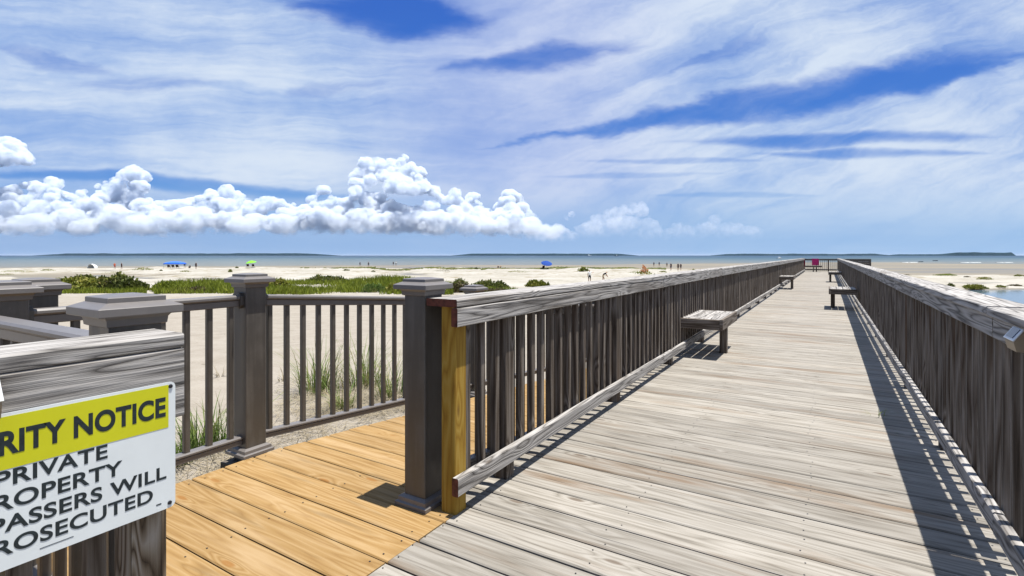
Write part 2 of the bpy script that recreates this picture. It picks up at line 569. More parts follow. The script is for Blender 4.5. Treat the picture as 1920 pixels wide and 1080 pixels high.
def ground_z(x, y):
    x, y = np.asarray(x, float), np.asarray(y, float)
    s = x * FW[0] + y * FW[1]
    t = x * RT[0] + y * RT[1]
    k = t / np.maximum(s, 5)
    z = np.interp(s, [-40, 2, 5, 9, 20, 35, 50, 90], [-.5, -.5, -.52, -.68, -1.35, -2.1, -2.4, -2.45])
    sw = np.interp(k, [-1, -.33, .15, .3, .55, .7, 1], [150, 152, 150, 140, 112, 99, 95]) + (fbm(k * 14, 3.3, 1.1, 3) - .45) * 16
    se = np.interp(k, [-1, -.33, .15, .35, .6, 1], [185, 215, 235, 270, 310, 310]) + (fbm(k * 9, 7.7, 2.1, 3) - .45) * 14
    dn = ss(s, 45, 65) * (1 - ss(s, sw - 4, sw + 1))
    z = z + dn * ((fbm(x * .05, y * .05, .5, 4) - .42) * 1.9 + (fbm(x * .22, y * .22, 4.5, 3) - .42) * .6)
    z = z + ss(s, 3, 8) * (1 - ss(s, 60, 90)) * (fbm(x * .3, y * .3, 9.5, 3) - .42) * .3
    flat = np.interp(s - sw, [0, 8, 60], [0, 1, 1])
    u = np.clip((s - sw - 5) / np.maximum(se - sw - 5, 20), 0, 1)
    zf = -2.74 - .16 * u + (fbm(x * .016, y * .016 + s * .05, 2.2, 3) - .42) * .42 * (1 - .5 * u)
    zf = zf - .12 * ss(k, .5, .62) * ss(s, 112, 120) * (1 - ss(s, 135, 150))
    zf = np.where(s > se, -2.9 - (s - se) * .012, zf)
    z = z * (1 - flat) + zf * flat
    wob = (fbm(x * .12, y * .12, 6.6, 3) - .42) * 6
    pond = ss(x + wob * .4, 4, 9) * (1 - ss(s + wob, 58, 62)) * ss(s, 4, 10)
    z = z * (1 - pond) - 3.3 * pond
    return z


def at(px, s, H0=None):
    """ground point seen in column px at forward distance s"""
    t = (px - CX) / F * s
    x, y = FW * s + RT * t
    return float(x), float(y), float(ground_z(x, y))


def build_ground():
    sv = np.concatenate([np.arange(-14, 14, .3), np.arange(14, 40, .7), np.arange(40, 160, 1.2), np.arange(160, 420, 4), [440, 480, 540]])
    tp = np.concatenate([np.arange(0, 10, .3), np.arange(10, 40, .8), np.arange(40, 160, 2.0), np.arange(160, 560, 9)])
    tv = np.concatenate([-tp[:0:-1], tp])
    Sg, Tg = np.meshgrid(sv, tv, indexing='ij')
    X = FW[0] * Sg + RT[0] * Tg
    Y = FW[1] * Sg + RT[1] * Tg
    Z = ground_z(X, Y)
    v = np.stack([X, Y, Z], -1).reshape(-1, 3)
    n, m_ = len(sv), len(tv)
    idx = np.arange(n * m_).reshape(n, m_)
    f = np.stack([idx[:-1, :-1], idx[:-1, 1:], idx[1:, 1:], idx[1:, :-1]], -1).reshape(-1, 4)
    mt, nt, bs = material('beach_sand')
    P = nt.pos()
    z = nt.sep(P)[2]
    s = nt.vm('DOT_PRODUCT', P, (FW[0], FW[1], 0))
    big = nt.noise(P, .12, 5, .6)
    med = nt.noise(P, 1.6, 5, .6)
    fine = nt.noise(P, 30, 4, .6)
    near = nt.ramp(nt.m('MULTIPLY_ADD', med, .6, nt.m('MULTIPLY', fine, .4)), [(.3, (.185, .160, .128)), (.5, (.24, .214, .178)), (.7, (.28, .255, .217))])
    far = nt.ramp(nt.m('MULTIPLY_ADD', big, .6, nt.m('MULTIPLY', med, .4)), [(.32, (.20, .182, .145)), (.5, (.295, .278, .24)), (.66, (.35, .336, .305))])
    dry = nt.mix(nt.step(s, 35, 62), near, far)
    # dark specks: shells, twigs, wrack
    spk = nt.m('MULTIPLY', nt.step(nt.noise(P, 5.5, 3, .6), .66, .72), .6)
    dry = nt.mix(spk, dry, (.10, .085, .06))
    wr = nt.m('MULTIPLY', nt.step(nt.noise(nt.vm('MULTIPLY', P, (1.0, 1.0, 2.0)), .33, 5, .7), .53, .63), nt.m('MULTIPLY', nt.step(s, 70, 90), .7))
    dry = nt.mix(wr, dry, (.15, .12, .06))
    wetn = nt.noise(nt.comb(nt.m('MULTIPLY', nt.vm('DOT_PRODUCT', P, (RT[0], RT[1], 0)), .012), nt.m('MULTIPLY', s, .05)), 1, 5, .6)
    wet = nt.ramp(wetn, [(.3, (.11, .112, .112)), (.5, (.175, .15, .105)), (.7, (.215, .185, .13))])
    wf = nt.m('MULTIPLY', nt.step(nt.m('MULTIPLY_ADD', nt.m('SUBTRACT', med, .5), .05, z), -2.56, -2.68), nt.step(s, 55, 60))
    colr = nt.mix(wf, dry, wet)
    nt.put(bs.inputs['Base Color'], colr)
    nt.put(bs.inputs['Roughness'], nt.m('MULTIPLY_ADD', wf, -.45, .95))
    bs.inputs['Specular IOR Level'].default_value = .2
    hg = nt.m('MULTIPLY_ADD', fine, .25, nt.m('ADD', nt.noise(P, 4.5, 4, .6), med))
    nt.put(bs.inputs['Normal'], nt.bump(hg, .5, .06))
    o = raw('beach_ground', v, f.tolist(), mt, smooth=True)
    tag(o, 'pale sandy beach sloping from the deck down to the water', 'beach', kind='structure')


def water_mat(name, shallow_s=None):
    mt, nt, bs = material(name)
    P = nt.pos()
    s = nt.vm('DOT_PRODUCT', P, (FW[0], FW[1], 0))
    t = nt.vm('DOT_PRODUCT', P, (RT[0], RT[1], 0))
    if shallow_s:
        ls = nt.m('LOGARITHM', nt.m('MAXIMUM', s, 10.0), 10.0)
        nz = nt.noise(nt.comb(nt.m('MULTIPLY', t, .0022), nt.m('MULTIPLY', ls, 16.0)), 1, 5, .6)
        q = nt.m('ADD', ls, nt.m('MULTIPLY', nt.m('SUBTRACT', nz, .5), .5))
        q = nt.m('DIVIDE', nt.m('SUBTRACT', q, 2.2), 1.8)
        colr = nt.ramp(q, [(0.0, (.13, .12, .088)), (.07, (.12, .122, .10)), (.20, (.088, .108, .105)), (.36, (.038, .072, .084)), (.52, (.010, .036, .062)), (1.0, (.005, .022, .052))])
        bs.inputs['Specular IOR Level'].default_value = .16
        bs.inputs['Roughness'].default_value = .32
    else:
        colr = nt.ramp(nt.noise(P, .05, 3), [(.3, (.05, .085, .12)), (.7, (.07, .11, .14))])
        bs.inputs['Roughness'].default_value = .12
    nt.put(bs.inputs['Base Color'], colr)
    bs.inputs['IOR'].default_value = 1.33
    w = nt.noise(nt.comb(nt.m('MULTIPLY', t, .35), nt.m('MULTIPLY', s, 1.2)), 1, 4, .6)
    nt.put(bs.inputs['Normal'], nt.bump(w, .35 if shallow_s else .08, .12))
    return mt


def build_water():
    st = [(s, 3.2) for s in (100, 200, 400, 1000, 3000, 10000, 30000, 90000)]
    v, f = [], []
    for s, q in st:
        wd = s * q + 500
        for i in range(9):
            t = -wd + 2 * wd * i / 8
            p = FW * s + RT * t
            v.append((p[0], p[1], SEA_Z))
    for a in range(len(st) - 1):
        for i in range(8):
            f.append((a * 9 + i, a * 9 + i + 1, a * 9 + 10 + i, a * 9 + 9 + i))
    tag(raw('sea', v, f, water_mat('sea_water', True)), 'blue sea with pale shallows along the beach', 'sea', kind='structure')
    v = []
    for s, t in ((2, 3), (2, 130), (68, 130), (68, 8)):
        p = FW * s + RT * t
        v.append((p[0], p[1], POND_Z))
    tag(raw('tidal_pond', v, [(0, 1, 2, 3)], water_mat('pond_water')), 'still blue tidal pond beside the boardwalk', 'pond', kind='structure')


build_ground()
build_water()


# ------------------------------------------------------------------ far shore
def build_far_shore():
    mt, nt, bs = material('far_woodland')
    P = nt.pos()
    nz = nt.noise(P, .02, 4)
    nt.put(bs.inputs['Base Color'], nt.ramp(nz, [(.3, (.012, .030, .045)), (.7, (.025, .050, .065))]))
    bs.inputs['Roughness'].default_value = .9
    bs.inputs['Specular IOR Level'].default_value = 0
    strips = [('far_wooded_shore', 60, 640, 475.2, 9000, 'low dark wooded shore along the horizon on the left'),
              ('far_wooded_shore', 845, 1198, 475.6, 9000, 'low dark wooded shore along the horizon behind the blue umbrella'),
              ('far_wooded_shore', 1330, 1680, 476.0, 9000, 'thin wooded shore along the horizon behind the pier end'),
              ('wooded_headland', 1655, 1905, 473.6, 7000, 'dark wooded headland on the horizon at the far right')]
    for name, a, b, top, D, label in strips:
        n = int((b - a) / 1.2)
        rings = []
        rs = random.Random(a)
        for i in range(n + 1):
            q = i / n
            px = a + (b - a) * q
            edge = min(1, q * 9, (1 - q) * (30 if 'head' in name else 9))
            h = (HY - top) / F * D * edge * (.8 + .6 * float(fbm(px * .035, 1.5, a * .1, 3))) + rs.uniform(0, 3) * edge
            if 'head' in name:
                h *= .45 + .55 * float(ss(px, 1760, 1800))
            h = h - SEA_Z + H - H
            row = []
            for dd, hh in ((0, 0), (30, h * .85), (160, h), (600, h * .9), (900, 0)):
                p = FW * (D + dd) + RT * ((px - CX) / F * (D + dd))
                row.append((p[0], p[1], SEA_Z - .5 + max(.2, hh)))
            rings.append(row)
        v = [p for r in rings for p in r]
        f = []
        for i in range(n):
            for j in range(4):
                f.append((i * 5 + j, (i + 1) * 5 + j, (i + 1) * 5 + j + 1, i * 5 + j + 1))
        tag(raw(name, v, f, mt), label, 'shore', kind='structure')


build_far_shore()
SKY_DONE = True

# ------------------------------------------------------------------ cumulus bank far out over the sea
def ico(sub):
    bm = bmesh.new()
    bmesh.ops.create_icosphere(bm, subdivisions=sub, radius=1.0)
    v = np.array([tuple(q.co) for q in bm.verts])
    f = np.array([[q.index for q in p.verts] for p in bm.faces])
    bm.free()
    return v, f


def build_clouds():
    mt, nt, bs = material('cumulus_vapour')
    nt.n.remove(bs)
    pv = nt.node('ShaderNodeVolumePrincipled')
    pv.inputs['Color'].default_value = (.83, .87, .925, 1)
    pv.inputs['Anisotropy'].default_value = .2
    P = nt.pos()
    z = nt.sep(P)[2]
    kx = nt.m('DIVIDE', nt.vm('DOT_PRODUCT', P, (RT[0], RT[1], 0)), nt.vm('DOT_PRODUCT', P, (FW[0], FW[1], 0)))
    n1 = nt.noise(P, .0026, 5, .62)
    d1 = nt.step(nt.m('MULTIPLY_ADD', nt.noise(P, .0011, 3, .5), .5, nt.m('MULTIPLY', n1, .5)), .40, .61)
    fade = nt.step(nt.m('MULTIPLY_ADD', n1, 1200.0, z), 1300.0, 3600.0)
    nt.put(pv.inputs['Density'], nt.m('MULTIPLY', nt.m('MULTIPLY', d1, fade), nt.m('MULTIPLY_ADD', nt.step(kx, .04, .14), -.0098, .011)))
    nt.l.new(pv.outputs[0], nt.n['Material Output'].inputs['Volume'])
    I3, I4 = ico(3), ico(4)
    D = 30000.0
    banks = [
        ('far left bank of puffy white cumulus', [(-60, 345), (0, 352), (30, 345), (60, 338), (92, 346), (130, 362), (165, 352), (190, 342), (215, 332), (240, 330), (268, 345), (282, 372)], 440, 95,
         [(105, 345, 13), (98, 340, 10), (250, 326, 18), (238, 332, 15), (265, 332, 13), (262, 350, 14)]),
        ('middle left bank of cumulus under the blue strip', [(275, 378), (310, 374), (350, 372), (390, 362), (425, 352), (450, 358), (470, 378), (500, 366), (530, 372), (562, 384), (585, 366)], 440, 80, [(425, 358, 14), (395, 366, 12)]),
        ('cumulus bank at the foot of the tall tower cloud', [(575, 372), (605, 354), (625, 368), (645, 374), (665, 362), (690, 358), (720, 362), (740, 378), (775, 388), (800, 372)], 438, 70, [(607, 356, 11), (748, 390, 10)]),
        ('tall tower of cumulus rising over the bank', [(664, 322), (685, 312), (720, 313), (750, 312), (775, 322), (795, 330), (800, 350)], 372, 34,
         [(688, 306, 15), (678, 325, 13), (708, 308, 14), (735, 310, 13), (757, 296, 9), (752, 304, 9), (768, 318, 13), (785, 326, 13), (790, 342, 12), (672, 345, 12), (742, 335, 12)]),
        ('two lobed cumulus right of the tower', [(800, 362), (815, 356), (835, 370), (850, 360), (870, 376), (885, 368), (905, 382), (925, 398)], 442, 48, [(812, 358, 12), (886, 370, 12), (853, 362, 10)]),
        ('bright cumulus column between tower and haze', [(925, 392), (940, 370), (960, 363), (978, 372), (992, 392), (1008, 420), (1028, 424)], 446, 36, [(955, 366, 13), (970, 372, 11), (1020, 430, 9)]),
        ('small low cumulus puff at the end of the bank', [(1034, 434), (1046, 422), (1060, 430), (1076, 436)], 446, 9, [(1046, 427, 9), (1072, 402, 7), (1064, 408, 6)]),
        ('round cumulus puff high at the left edge', [(-40, 270), (0, 264), (22, 262), (44, 280), (52, 296)], 312, 12, [(15, 276, 22), (34, 288, 16), (-15, 285, 26), (5, 300, 14)]),
        ('faint low cumulus drowned in haze', [(1085, 428), (1115, 402), (1160, 384), (1205, 378), (1222, 415)], 448, 26, [(1190, 388, 14)]),
        ('pale low cumulus row on the right', [(1245, 430), (1270, 420), (1300, 424), (1340, 408), (1380, 416), (1420, 424)], 444, 14, [(1340, 412, 10)]),
    ]
    rs = random.Random(12)
    for bi, (label, prof, base, n, extra) in enumerate(banks):
        xs, ys = [p[0] for p in prof], [p[1] for p in prof]
        puffs = [(a, b, c, 0) for a, b, c in extra]
        for i in range(int(n * 1.7)):
            px = rs.uniform(xs[0], xs[-1])
            top = float(np.interp(px, xs, ys))
            q = rs.random() ** 1.2
            r = rs.uniform(6, 15) + 9 * q
            if i % 3 == 0:
                q, r = 0, rs.uniform(3.5, 8)
            if 'tower of' in label:
                r = min(r, 12)
            py = top + r * .9 + q * max(0, base - top - 1.6 * r)
            puffs.append((px, py, r, q))
        V, Fc, o = [], [], 0
        for px, py, r, q in puffs:
            Dd = D - q * 2600 + rs.uniform(-900, 900)
            c = np.array([*(FW * Dd + RT * ((px - CX) / F * Dd)), H + (HY - py) / F * Dd])
            rad = r / F * Dd
            v, f = I4 if r > 9 else I3
            sc = np.array([rs.uniform(.95, 1.25), rs.uniform(.95, 1.25), rs.uniform(.8, 1.0)])
            p = v * sc * rad + c
            L = 330.0
            b1 = np.abs(2 * vnoise(p[:, 0] / L, p[:, 1] / L, p[:, 2] / L) - 1)
            b2 = np.abs(2 * vnoise(p[:, 0] / L * 2.3 + 9, p[:, 1] / L * 2.3, p[:, 2] / L * 2.3) - 1)
            b3 = np.abs(2 * vnoise(p[:, 0] / L * 5 + 4, p[:, 1] / L * 5, p[:, 2] / L * 5) - 1)
            dsp = .84 + .34 * b1 + .21 * b2 + .13 * b3
            p = c + (p - c) * dsp[:, None]
            V.append(p)
            Fc.append(f + o)
            o += len(v)
        V, Fc = np.concatenate(V), np.concatenate(Fc)
        me = bpy.data.meshes.new('cloud')
        me.vertices.add(len(V))
        me.vertices.foreach_set('co', V.astype(np.float32).ravel())
        me.loops.add(Fc.size)
        me.loops.foreach_set('vertex_index', Fc.astype(np.int32).ravel())
        me.polygons.add(len(Fc))
        me.polygons.foreach_set('loop_start', np.arange(0, Fc.size, 3, dtype=np.int32))
        me.polygons.foreach_set('use_smooth', np.ones(len(Fc), dtype=bool))
        me.materials.append(mt)
        me.update(calc_edges=True)
        oo = bpy.data.objects.new('cloud', me)
        COL.objects.link(oo)
        rm = oo.modifiers.new('merge', 'REMESH')
        rm.mode = 'VOXEL'
        rm.voxel_size = 32.0
        rm.use_smooth_shade = True
        tag(oo, label, 'cloud', kind='structure')


build_clouds()



# ------------------------------------------------------------------ boardwalk deck
PL, GAP = .1886, .0105
PY0 = 1.556 - PL * 20        # plank joint phase
XL, XR = -1.66, .735
XJ = -1.556


def build_deck():
    mb = MB()
    root = thing('boardwalk', (-.4, 0, 0), 'long weathered grey plank boardwalk running out towards the sea', 'boardwalk', kind='structure')
    n = int((45.9 - PY0) / PL)
    rs = random.Random(5)
    for i in range(n):
        y = PY0 + i * PL
        xl = XJ if .70 < y + PL / 2 < 2.10 else XL + rs.uniform(-.012, .012)
        if .70 < y + PL / 2 < 2.10:
            xl += rs.uniform(-.003, .003)
        xr = XR + rs.uniform(-.012, .012)
        dz = rs.uniform(-.0015, .0015)
        g = GAP + rs.uniform(-.004, .005)
        mb.board((xl, y + PL / 2, -.019 + dz), (xr, y + PL / 2 + rs.uniform(-.002, .002), -.019 + rs.uniform(-.0015, .0015)), PL - g, .038, bev=.005, seed=i * 7.7)
    rq = random.Random(77)
    for i in range(n):
        y = PY0 + i * PL
        if y > 16:
            break
        for x in (-1.53, -.85, -.1, .62):
            for dy in (.04, PL - .04):
                cx, cy, r_ = x + rq.uniform(-.025, .025), y + dy + rq.uniform(-.012, .012), .0038
                mb.face([(cx + r_ * math.cos(t * R(60)), cy + r_ * math.sin(t * R(60)), .0022) for t in range(6)], mi=1)
    mb.build('deck_planks', [M['deck'], M['bolt']], root)
    sub = MB()
    for x in (-1.53, -.85, -.1, .62):
        sub.board((x, PY0, -.16), (x, 46, -.16), .045, .235, bev=.003)
    sub.build('joists', M['dark_wood'], root)
    for i in range(14):
        y = .3 + i * 3.6
        for x in (-1.42, .5):
            b = MB()
            z0 = float(ground_z(x, y)) - .3
            b.board((x, y, z0), (x, y, -.28), .2, .2, up=(0, 1, 0), bev=.02)
            b.build('piling', M['dark_wood'], root)


build_deck()


# ------------------------------------------------------------------ landing and ramp (new yellow boards)
def build_landing():
    root = thing('landing_deck', (-2.3, 1.2, 0), 'new yellow plank landing beside the grey boardwalk', 'deck', kind='structure')
    mb = MB()
    rs = random.Random(9)
    xo = -3.085
    y = PY0
    i = 0
    while y < 2.1:
        if y > -1.2:
            g = .006 + rs.uniform(.0, .004)
            xi = XJ - .004 if .70 < y + PL / 2 < 2.10 else XL - .02
            mb.board((xo + rs.uniform(-.012, .012), y + PL / 2, -.018), (xi, y + PL / 2 + rs.uniform(-.002, .002), -.018 + rs.uniform(-.001, .001)), PL - g, .036, bev=.005, seed=300 + i)
            i += 1
        y += PL
    for q in range(int((2.1 + 1.2) / PL) + 1):
        for x in (-3.03, -2.3, -1.62):
            for dy in (.04, PL - .04):
                cx, cy, r_ = x + rs.uniform(-.01, .01), PY0 + (q + 12) * PL + dy + rs.uniform(-.006, .006), .0045
                if -1.2 < cy < 2.1:
                    mb.face([(cx + r_ * math.cos(t * R(60)), cy + r_ * math.sin(t * R(60)), .0022) for t in range(6)], mi=1)
    mb.build('landing_planks', [M['new'], M['bolt']], root)
    sub = MB()
    sub.board((xo + .05, -1.2, -.14), (xo + .05, 2.05, -.14), .045, .19, bev=.003)
    sub.build('edge_joist', M['new'], root)
    r2 = thing('ramp', (-2.4, 2.1, 0), 'new yellow plank ramp descending beside the boardwalk to the beach', 'ramp', kind='structure')
    mb = MB()
    y0 = y
    ds = PL / math.sqrt(1 + 1 / 144)
    j = 0
    while y < 9.6:
        yc = y + ds / 2
        z = -(yc - y0) / 12 - .018
        mb.board((xo + rs.uniform(-.012, .012), yc, z), (-1.70, yc, z), PL - GAP - rs.uniform(.001, .005), .036, up=(0, 1 / 12, 1), bev=.005, seed=400 + j)
        y += ds
        j += 1
    mb.build('ramp_planks', M['new'], r2)
    sub = MB()
    for x in (xo + .05, -1.75):
        sub.board((x, y0, -.14), (x, 9.6, -.14 - (9.6 - y0) / 12), .045, .19, bev=.003)
    sub.build('ramp_joists', M['new'], r2)


build_landing()


# ------------------------------------------------------------------ weathered pier railings
BAL_P = .1335
CAPZ = 1.056


def baluster_mesh(z0, z1, seed):
    b = MB()
    b.board((0, 0, z0), (0, 0, z1), .038, .038, up=(0, 1, 0), bev=.003, seed=seed)
    return b.mesh('baluster', M['post'])


BALM = [baluster_mesh(.125, 1.0, 50 + i) for i in range(6)]


def put(name, me, loc, parent, rz=0.0):
    o = bpy.data.objects.new(name, me)
    COL.objects.link(o)
    o.location = Vector(loc) - Vector(parent.location)
    o.rotation_euler = (0, 0, rz)
    o.parent = parent
    return o


def pier_railing(xf, sg, y0, y1, posts, label, new_first=False, cap_w=.17, rim_h=.09, red=False, joint=3.64, joff=0.0, over=0.0, post_mat='post'):
    """xf: x of the face towards the walkway; sg: +1 if the rail's outside lies towards +x"""
    root = thing('wooden_railing', (xf, (y0 + y1) / 2, 0), label, 'railing')
    L = lambda a: xf + sg * (a + over)
    cuts = [y0]
    c = y0 + joint - joff
    while c < y1 - .4:
        cuts.append(c)
        c += joint
    cuts.append(y1)
    rs = random.Random(int(abs(xf) * 100) + int(y0 * 10))
    for i in range(len(cuts) - 1):
        a, b = cuts[i] + (.002 if i else 0), cuts[i + 1] - .002
        em = 1 if (red and i == 0) else 0
        jz, jx = rs.uniform(-.004, .004), rs.uniform(-.004, .004)
        mb = MB()
        mb.board((L(cap_w / 2 + jx - over), a, CAPZ - .019 + jz), (L(cap_w / 2 - jx - over), b, CAPZ - .019 - jz), cap_w, .038, bev=.005, end_mi=em, seed=rs.random() * 99)
        mb.build('cap_rail', [M['rail'], M['red_end']], root)
        mb = MB()
        mb.board((L(.019), a + (.0 if em else .012), CAPZ - .040 - rim_h / 2), (L(.019), b, CAPZ - .040 - rim_h / 2 - jz), .038, rim_h, bev=.004, end_mi=em, seed=rs.random() * 99)
        mb.build('top_rail', [M['rail'], M['red_end']], root)
        mb = MB()
        mb.board((L(.019 + jx * .5), a + .008, .150 + jz * .6), (L(.019), b, .150 - jz * .6), .038, .089, bev=.005, end_mi=em, seed=rs.random() * 99)
        mb.build('bottom_rail', [M['rail'], M['red_end']], root)
    for i, py in enumerate(posts):
        mb = MB()
        if new_first and i == 0:
            mb.board((L(.0405 + .046), py, -.002), (L(.0405 + .046), py, 1.016), .09, .09, up=(0, 1, 0), bev=.005)
            o = mb.build('post', M['newpost'], root)
            o['label'] = 'new yellow treated timber post'
        else:
            mb.board((L(.0405 + .045), py, -.002), (L(.0405 + .045), py, 1.0), .089, .089, up=(0, 1, 0), bev=.005, seed=py)
            mb.build('post', M[post_mat], root)
    ys = []
    y = y0 + .15
    while y < y1 - .03:
        if all(abs(y - p) > .062 for p in posts):
            ys.append(y)
        y += BAL_P
    ys.sort()
    for y in ys[:99]:
        o = put('baluster', rs.choice(BALM), (L(.0405 + .019 + rs.uniform(0, .003)), y + rs.uniform(-.006, .006), rs.uniform(-.012, .012)), root, rs.choice((0, 1, 2, 3)) * R(90))
        o.rotation_euler.x = rs.uniform(-.004, .004)
    if len(ys) > 99:
        mb = MB()
        for y in ys[99:]:
            mb.board((L(.0605), y, .125), (L(.0605), y, 1.0), .038, .038, up=(0, 1, 0), bev=0.003)
        o = mb.build('distant_balusters', M['post'], root)
        o['kind'] = 'stuff'
    return root


posts_l = [2.055] + [2.52 + 1.8 * k for k in range(24)] + [45.6]
posts_r = [-2.85 + 1.81 * k for k in range(27)]
pier_railing(-1.51, -1, 1.972, 45.8, posts_l, 'weathered grey timber railing with a new yellow end post, left of the walkway', new_first=True, cap_w=.19, red=True)
pier_railing(.565, 1, -3.2, 45.8, posts_r, 'long weathered grey timber railing on the right of the walkway', joint=3.62, joff=1.15, over=.024)
near_rail = pier_railing(-1.49, -1, -1.2, .735, [-.9, .665], 'short weathered railing end carrying the yellow and white sign', rim_h=.184, joint=9, post_mat='knotty')


# far end of the pier
def cross_rail(x0, x1, y, label, posts):
    root = thing('wooden_railing', ((x0 + x1) / 2, y, 0), label, 'railing')
    for nm, z, w, t in (('cap_rail', CAPZ - .06, .17, .038), ('top_rail', CAPZ - .13, .038, .09), ('bottom_rail', .16, .038, .089)):
        mb = MB()
        mb.board((x0, y, z), (x1, y, z), w, t, bev=.004)
        mb.build(nm, M['post'], root)
    for px in posts:
        mb = MB()
        mb.board((px, y + .07, -.05), (px, y + .07, .97), .089, .089, up=(0, 1, 0))
        mb.build('post', M['post'], root)
    n = int((x1 - x0) / BAL_P)
    rs = random.Random(3)
    for i in range(n):
        x = x0 + .06 + i * BAL_P
        if all(abs(x - p) > .06 for p in posts):
            put('baluster', rs.choice(BALM), (x, y + .04, -.05), root)
    return root


cross_rail(-1.72, .80, 46.9, 'weathered timber railing across the far end of the pier', [-1.6, -.75, .05, .7])
_cr = cross_rail(.95, 2.75, 46.6, 'short dark boarded railing sticking out right of the pier end', [1.0, 1.9, 2.7])
_mb = MB()
for _i in range(3):
    _mb.board((.95, 46.57, .90 - _i * .15), (2.75, 46.57, .90 - _i * .15), .022, .142)
_mb.build('boarding', M['dark_wood'], _cr)


def build_pier_end():
    root = thing('pier_end_deck', (.5, 46.5, 0), 'weathered plank platform at the far end of the boardwalk', 'deck', kind='structure')
    mb = MB()
    for i in range(7):
        y = 45.95 + i * PL
        mb.board((-1.75, y, -.019), (2.9, y, -.019), PL - .006, .038, seed=i)
    mb.build('deck_planks', M['deck'], root)
    for x in (-1.5, .6, 2.7):
        b = MB()
        b.board((x, 46.5, float(ground_z(x, 46.5)) - .3), (x, 46.5, -.05), .2, .2, up=(0, 1, 0), bev=.02)
        b.build('piling', M['dark_wood'], root)
    pink = plain('pink_towel', (.42, .03, .13), .9, .1, var=.25, scale=14)
    red = plain('crimson_towel', (.17, .008, .03), .9, .1, var=.3, scale=14)

    def towel(x0, x1, y, zt, zb, mat, label):
        mb = MB()
        n = 10
        for side, off in ((-1, -.10), (1, .10)):
            for i in range(n):
                xa, xb = x0 + (x1 - x0) * i / n, x0 + (x1 - x0) * (i + 1) / n
                wa, wb = .012 * math.sin(i * 1.9), .012 * math.sin((i + 1) * 1.9)
                zz = zb if side < 0 else zt - .25
                mb.face([(xa, y + off + wa, zz), (xb, y + off + wb, zz), (xb, y + off, zt), (xa, y + off, zt)][::-side])
        mb.face([(x0, y - .10, zt), (x1, y - .10, zt), (x1, y + .10, zt), (x0, y + .10, zt)])
        o = mb.build('beach_towel', mat)
        md = o.modifiers.new('thick', 'SOLIDIFY')
        md.thickness = .012
        tag(o, label, 'towel')
    towel(-1.06, -.60, 46.9, 1.025, .50, pink, 'bright pink towel hung over the pier end railing')
    towel(-1.68, -1.52, 46.9, 1.025, .35, red, 'dark crimson towel hung over the corner of the pier end railing')


build_pier_end()


# ------------------------------------------------------------------ benches
def make_bench(label):
    """bench along y; origin on deck at its walkway-side centre; seat extends towards -x from 0 to -0.56"""
    root = thing('wooden_bench', (0, 0, 0), label, 'bench', 'timber benches along the boardwalk railings')
    L, D, Z = 1.16, .555, .49
    mb = MB()
    w = (D - .03) / 4
    for i in range(4):
        x = -.022 - w * (i + .5)
        mb.board((x, -L / 2 + .041, Z - .017), (x, L / 2 - .041, Z - .017), w - .013, .032, bev=.005, seed=i)
    mb.build('seat', M['rail'], root)
    mb = MB()
    mb.board((-.019, -L / 2, Z - .062), (-.019, L / 2, Z - .062), .036, .128, bev=.004)
    for y in (-L / 2 + .019, L / 2 - .019):
        mb.board((-.039, y, Z - .064), (-D, y, Z - .064), .036, .124, bev=.004)
    mb.build('apron', M['post'], root)
    mb = MB()
    mb.board((-.085, 0, -.001), (-.085, 0, Z - .035), .089, .089, up=(0, 1, 0), bev=.005)
    mb.build('leg', M['post'], root)
    mb = MB()
    mb.board((-.13, 0, Z - .09), (-D + .01, 0, Z - .09), .038, .1, bev=.004)
    mb.build('bearer', M['post'], root)
    return root


def copy_tree(o, parent=None):
    c = o.copy()
    COL.objects.link(c)
    if parent is not None:
        c.parent = parent
    for ch in list(o.children):
        copy_tree(ch, c)
    return c


b0 = make_bench('grey slatted bench nearest the camera, against the left railing')
b1, b2, b3 = (copy_tree(b0) for _ in range(3))
b0.location = (-1.075, 7.2, 0)
b1.location = (-1.075, 22.35, 0)
b1['label'] = 'farther grey bench against the left railing, deep along the boardwalk'
b2.location = (.02, 14.75, 0)
b2.rotation_euler = (0, 0, math.pi)
b2['label'] = 'nearer grey bench against the right railing, half in its shade'
b3.location = (.02, 29.15, 0)
b3.rotation_euler = (0, 0, math.pi)
b3['label'] = 'farther grey bench against the right railing near the pier end'


b4 = copy_tree(b0)
b4.location = (-.95, 46.05, 0)
b4.rotation_euler = (0, 0, -math.pi / 2)
b4['label'] = 'dark bench standing crosswise before the railing at the pier end'


# ------------------------------------------------------------------ grey composite railings
def comp_post(root, x, y, zf, zbase=None):
    """sleeved post with base trim and stepped cap; zf = floor height"""
    zb = zf if zbase is None else zbase
    mb = MB()
    h = .0685
    mb.loft([[(x - h + .004, y - h, z), (x + h - .004, y - h, z), (x + h, y - h + .004, z), (x + h, y + h - .004, z), (x + h - .004, y + h, z), (x - h + .004, y + h, z), (x - h, y + h - .004, z), (x - h, y - h + .004, z)] for z in (zb, zf + 1.075)])
    p = mb.build('post', M['comp'], root)
    mb = MB()
    mb.sqloft(x, y, [zf + .001, zf + .018, zf + .024, zf + .042, zf + .052], [.103, .103, .092, .090, .072])
    mb.build('base_trim', M['comp_cap'], root)
    mb = MB()
    mb.sqloft(x, y, [zf + 1.066, zf + 1.069, zf + 1.088, zf + 1.098], [.071, .077, .079, .086])
    mb.sqloft(x, y, [zf + 1.098, zf + 1.101, zf + 1.121, zf + 1.123, zf + 1.136], [.106, .108, .108, .106, .076])
    mb.sqloft(x, y, [zf + 1.135, zf + 1.136, zf + 1.149, zf + 1.151, zf + 1.157], [.072, .0745, .0745, .072, .03])
    mb.build('post_cap', M['comp_cap'], root)
    return p


COMPB = None


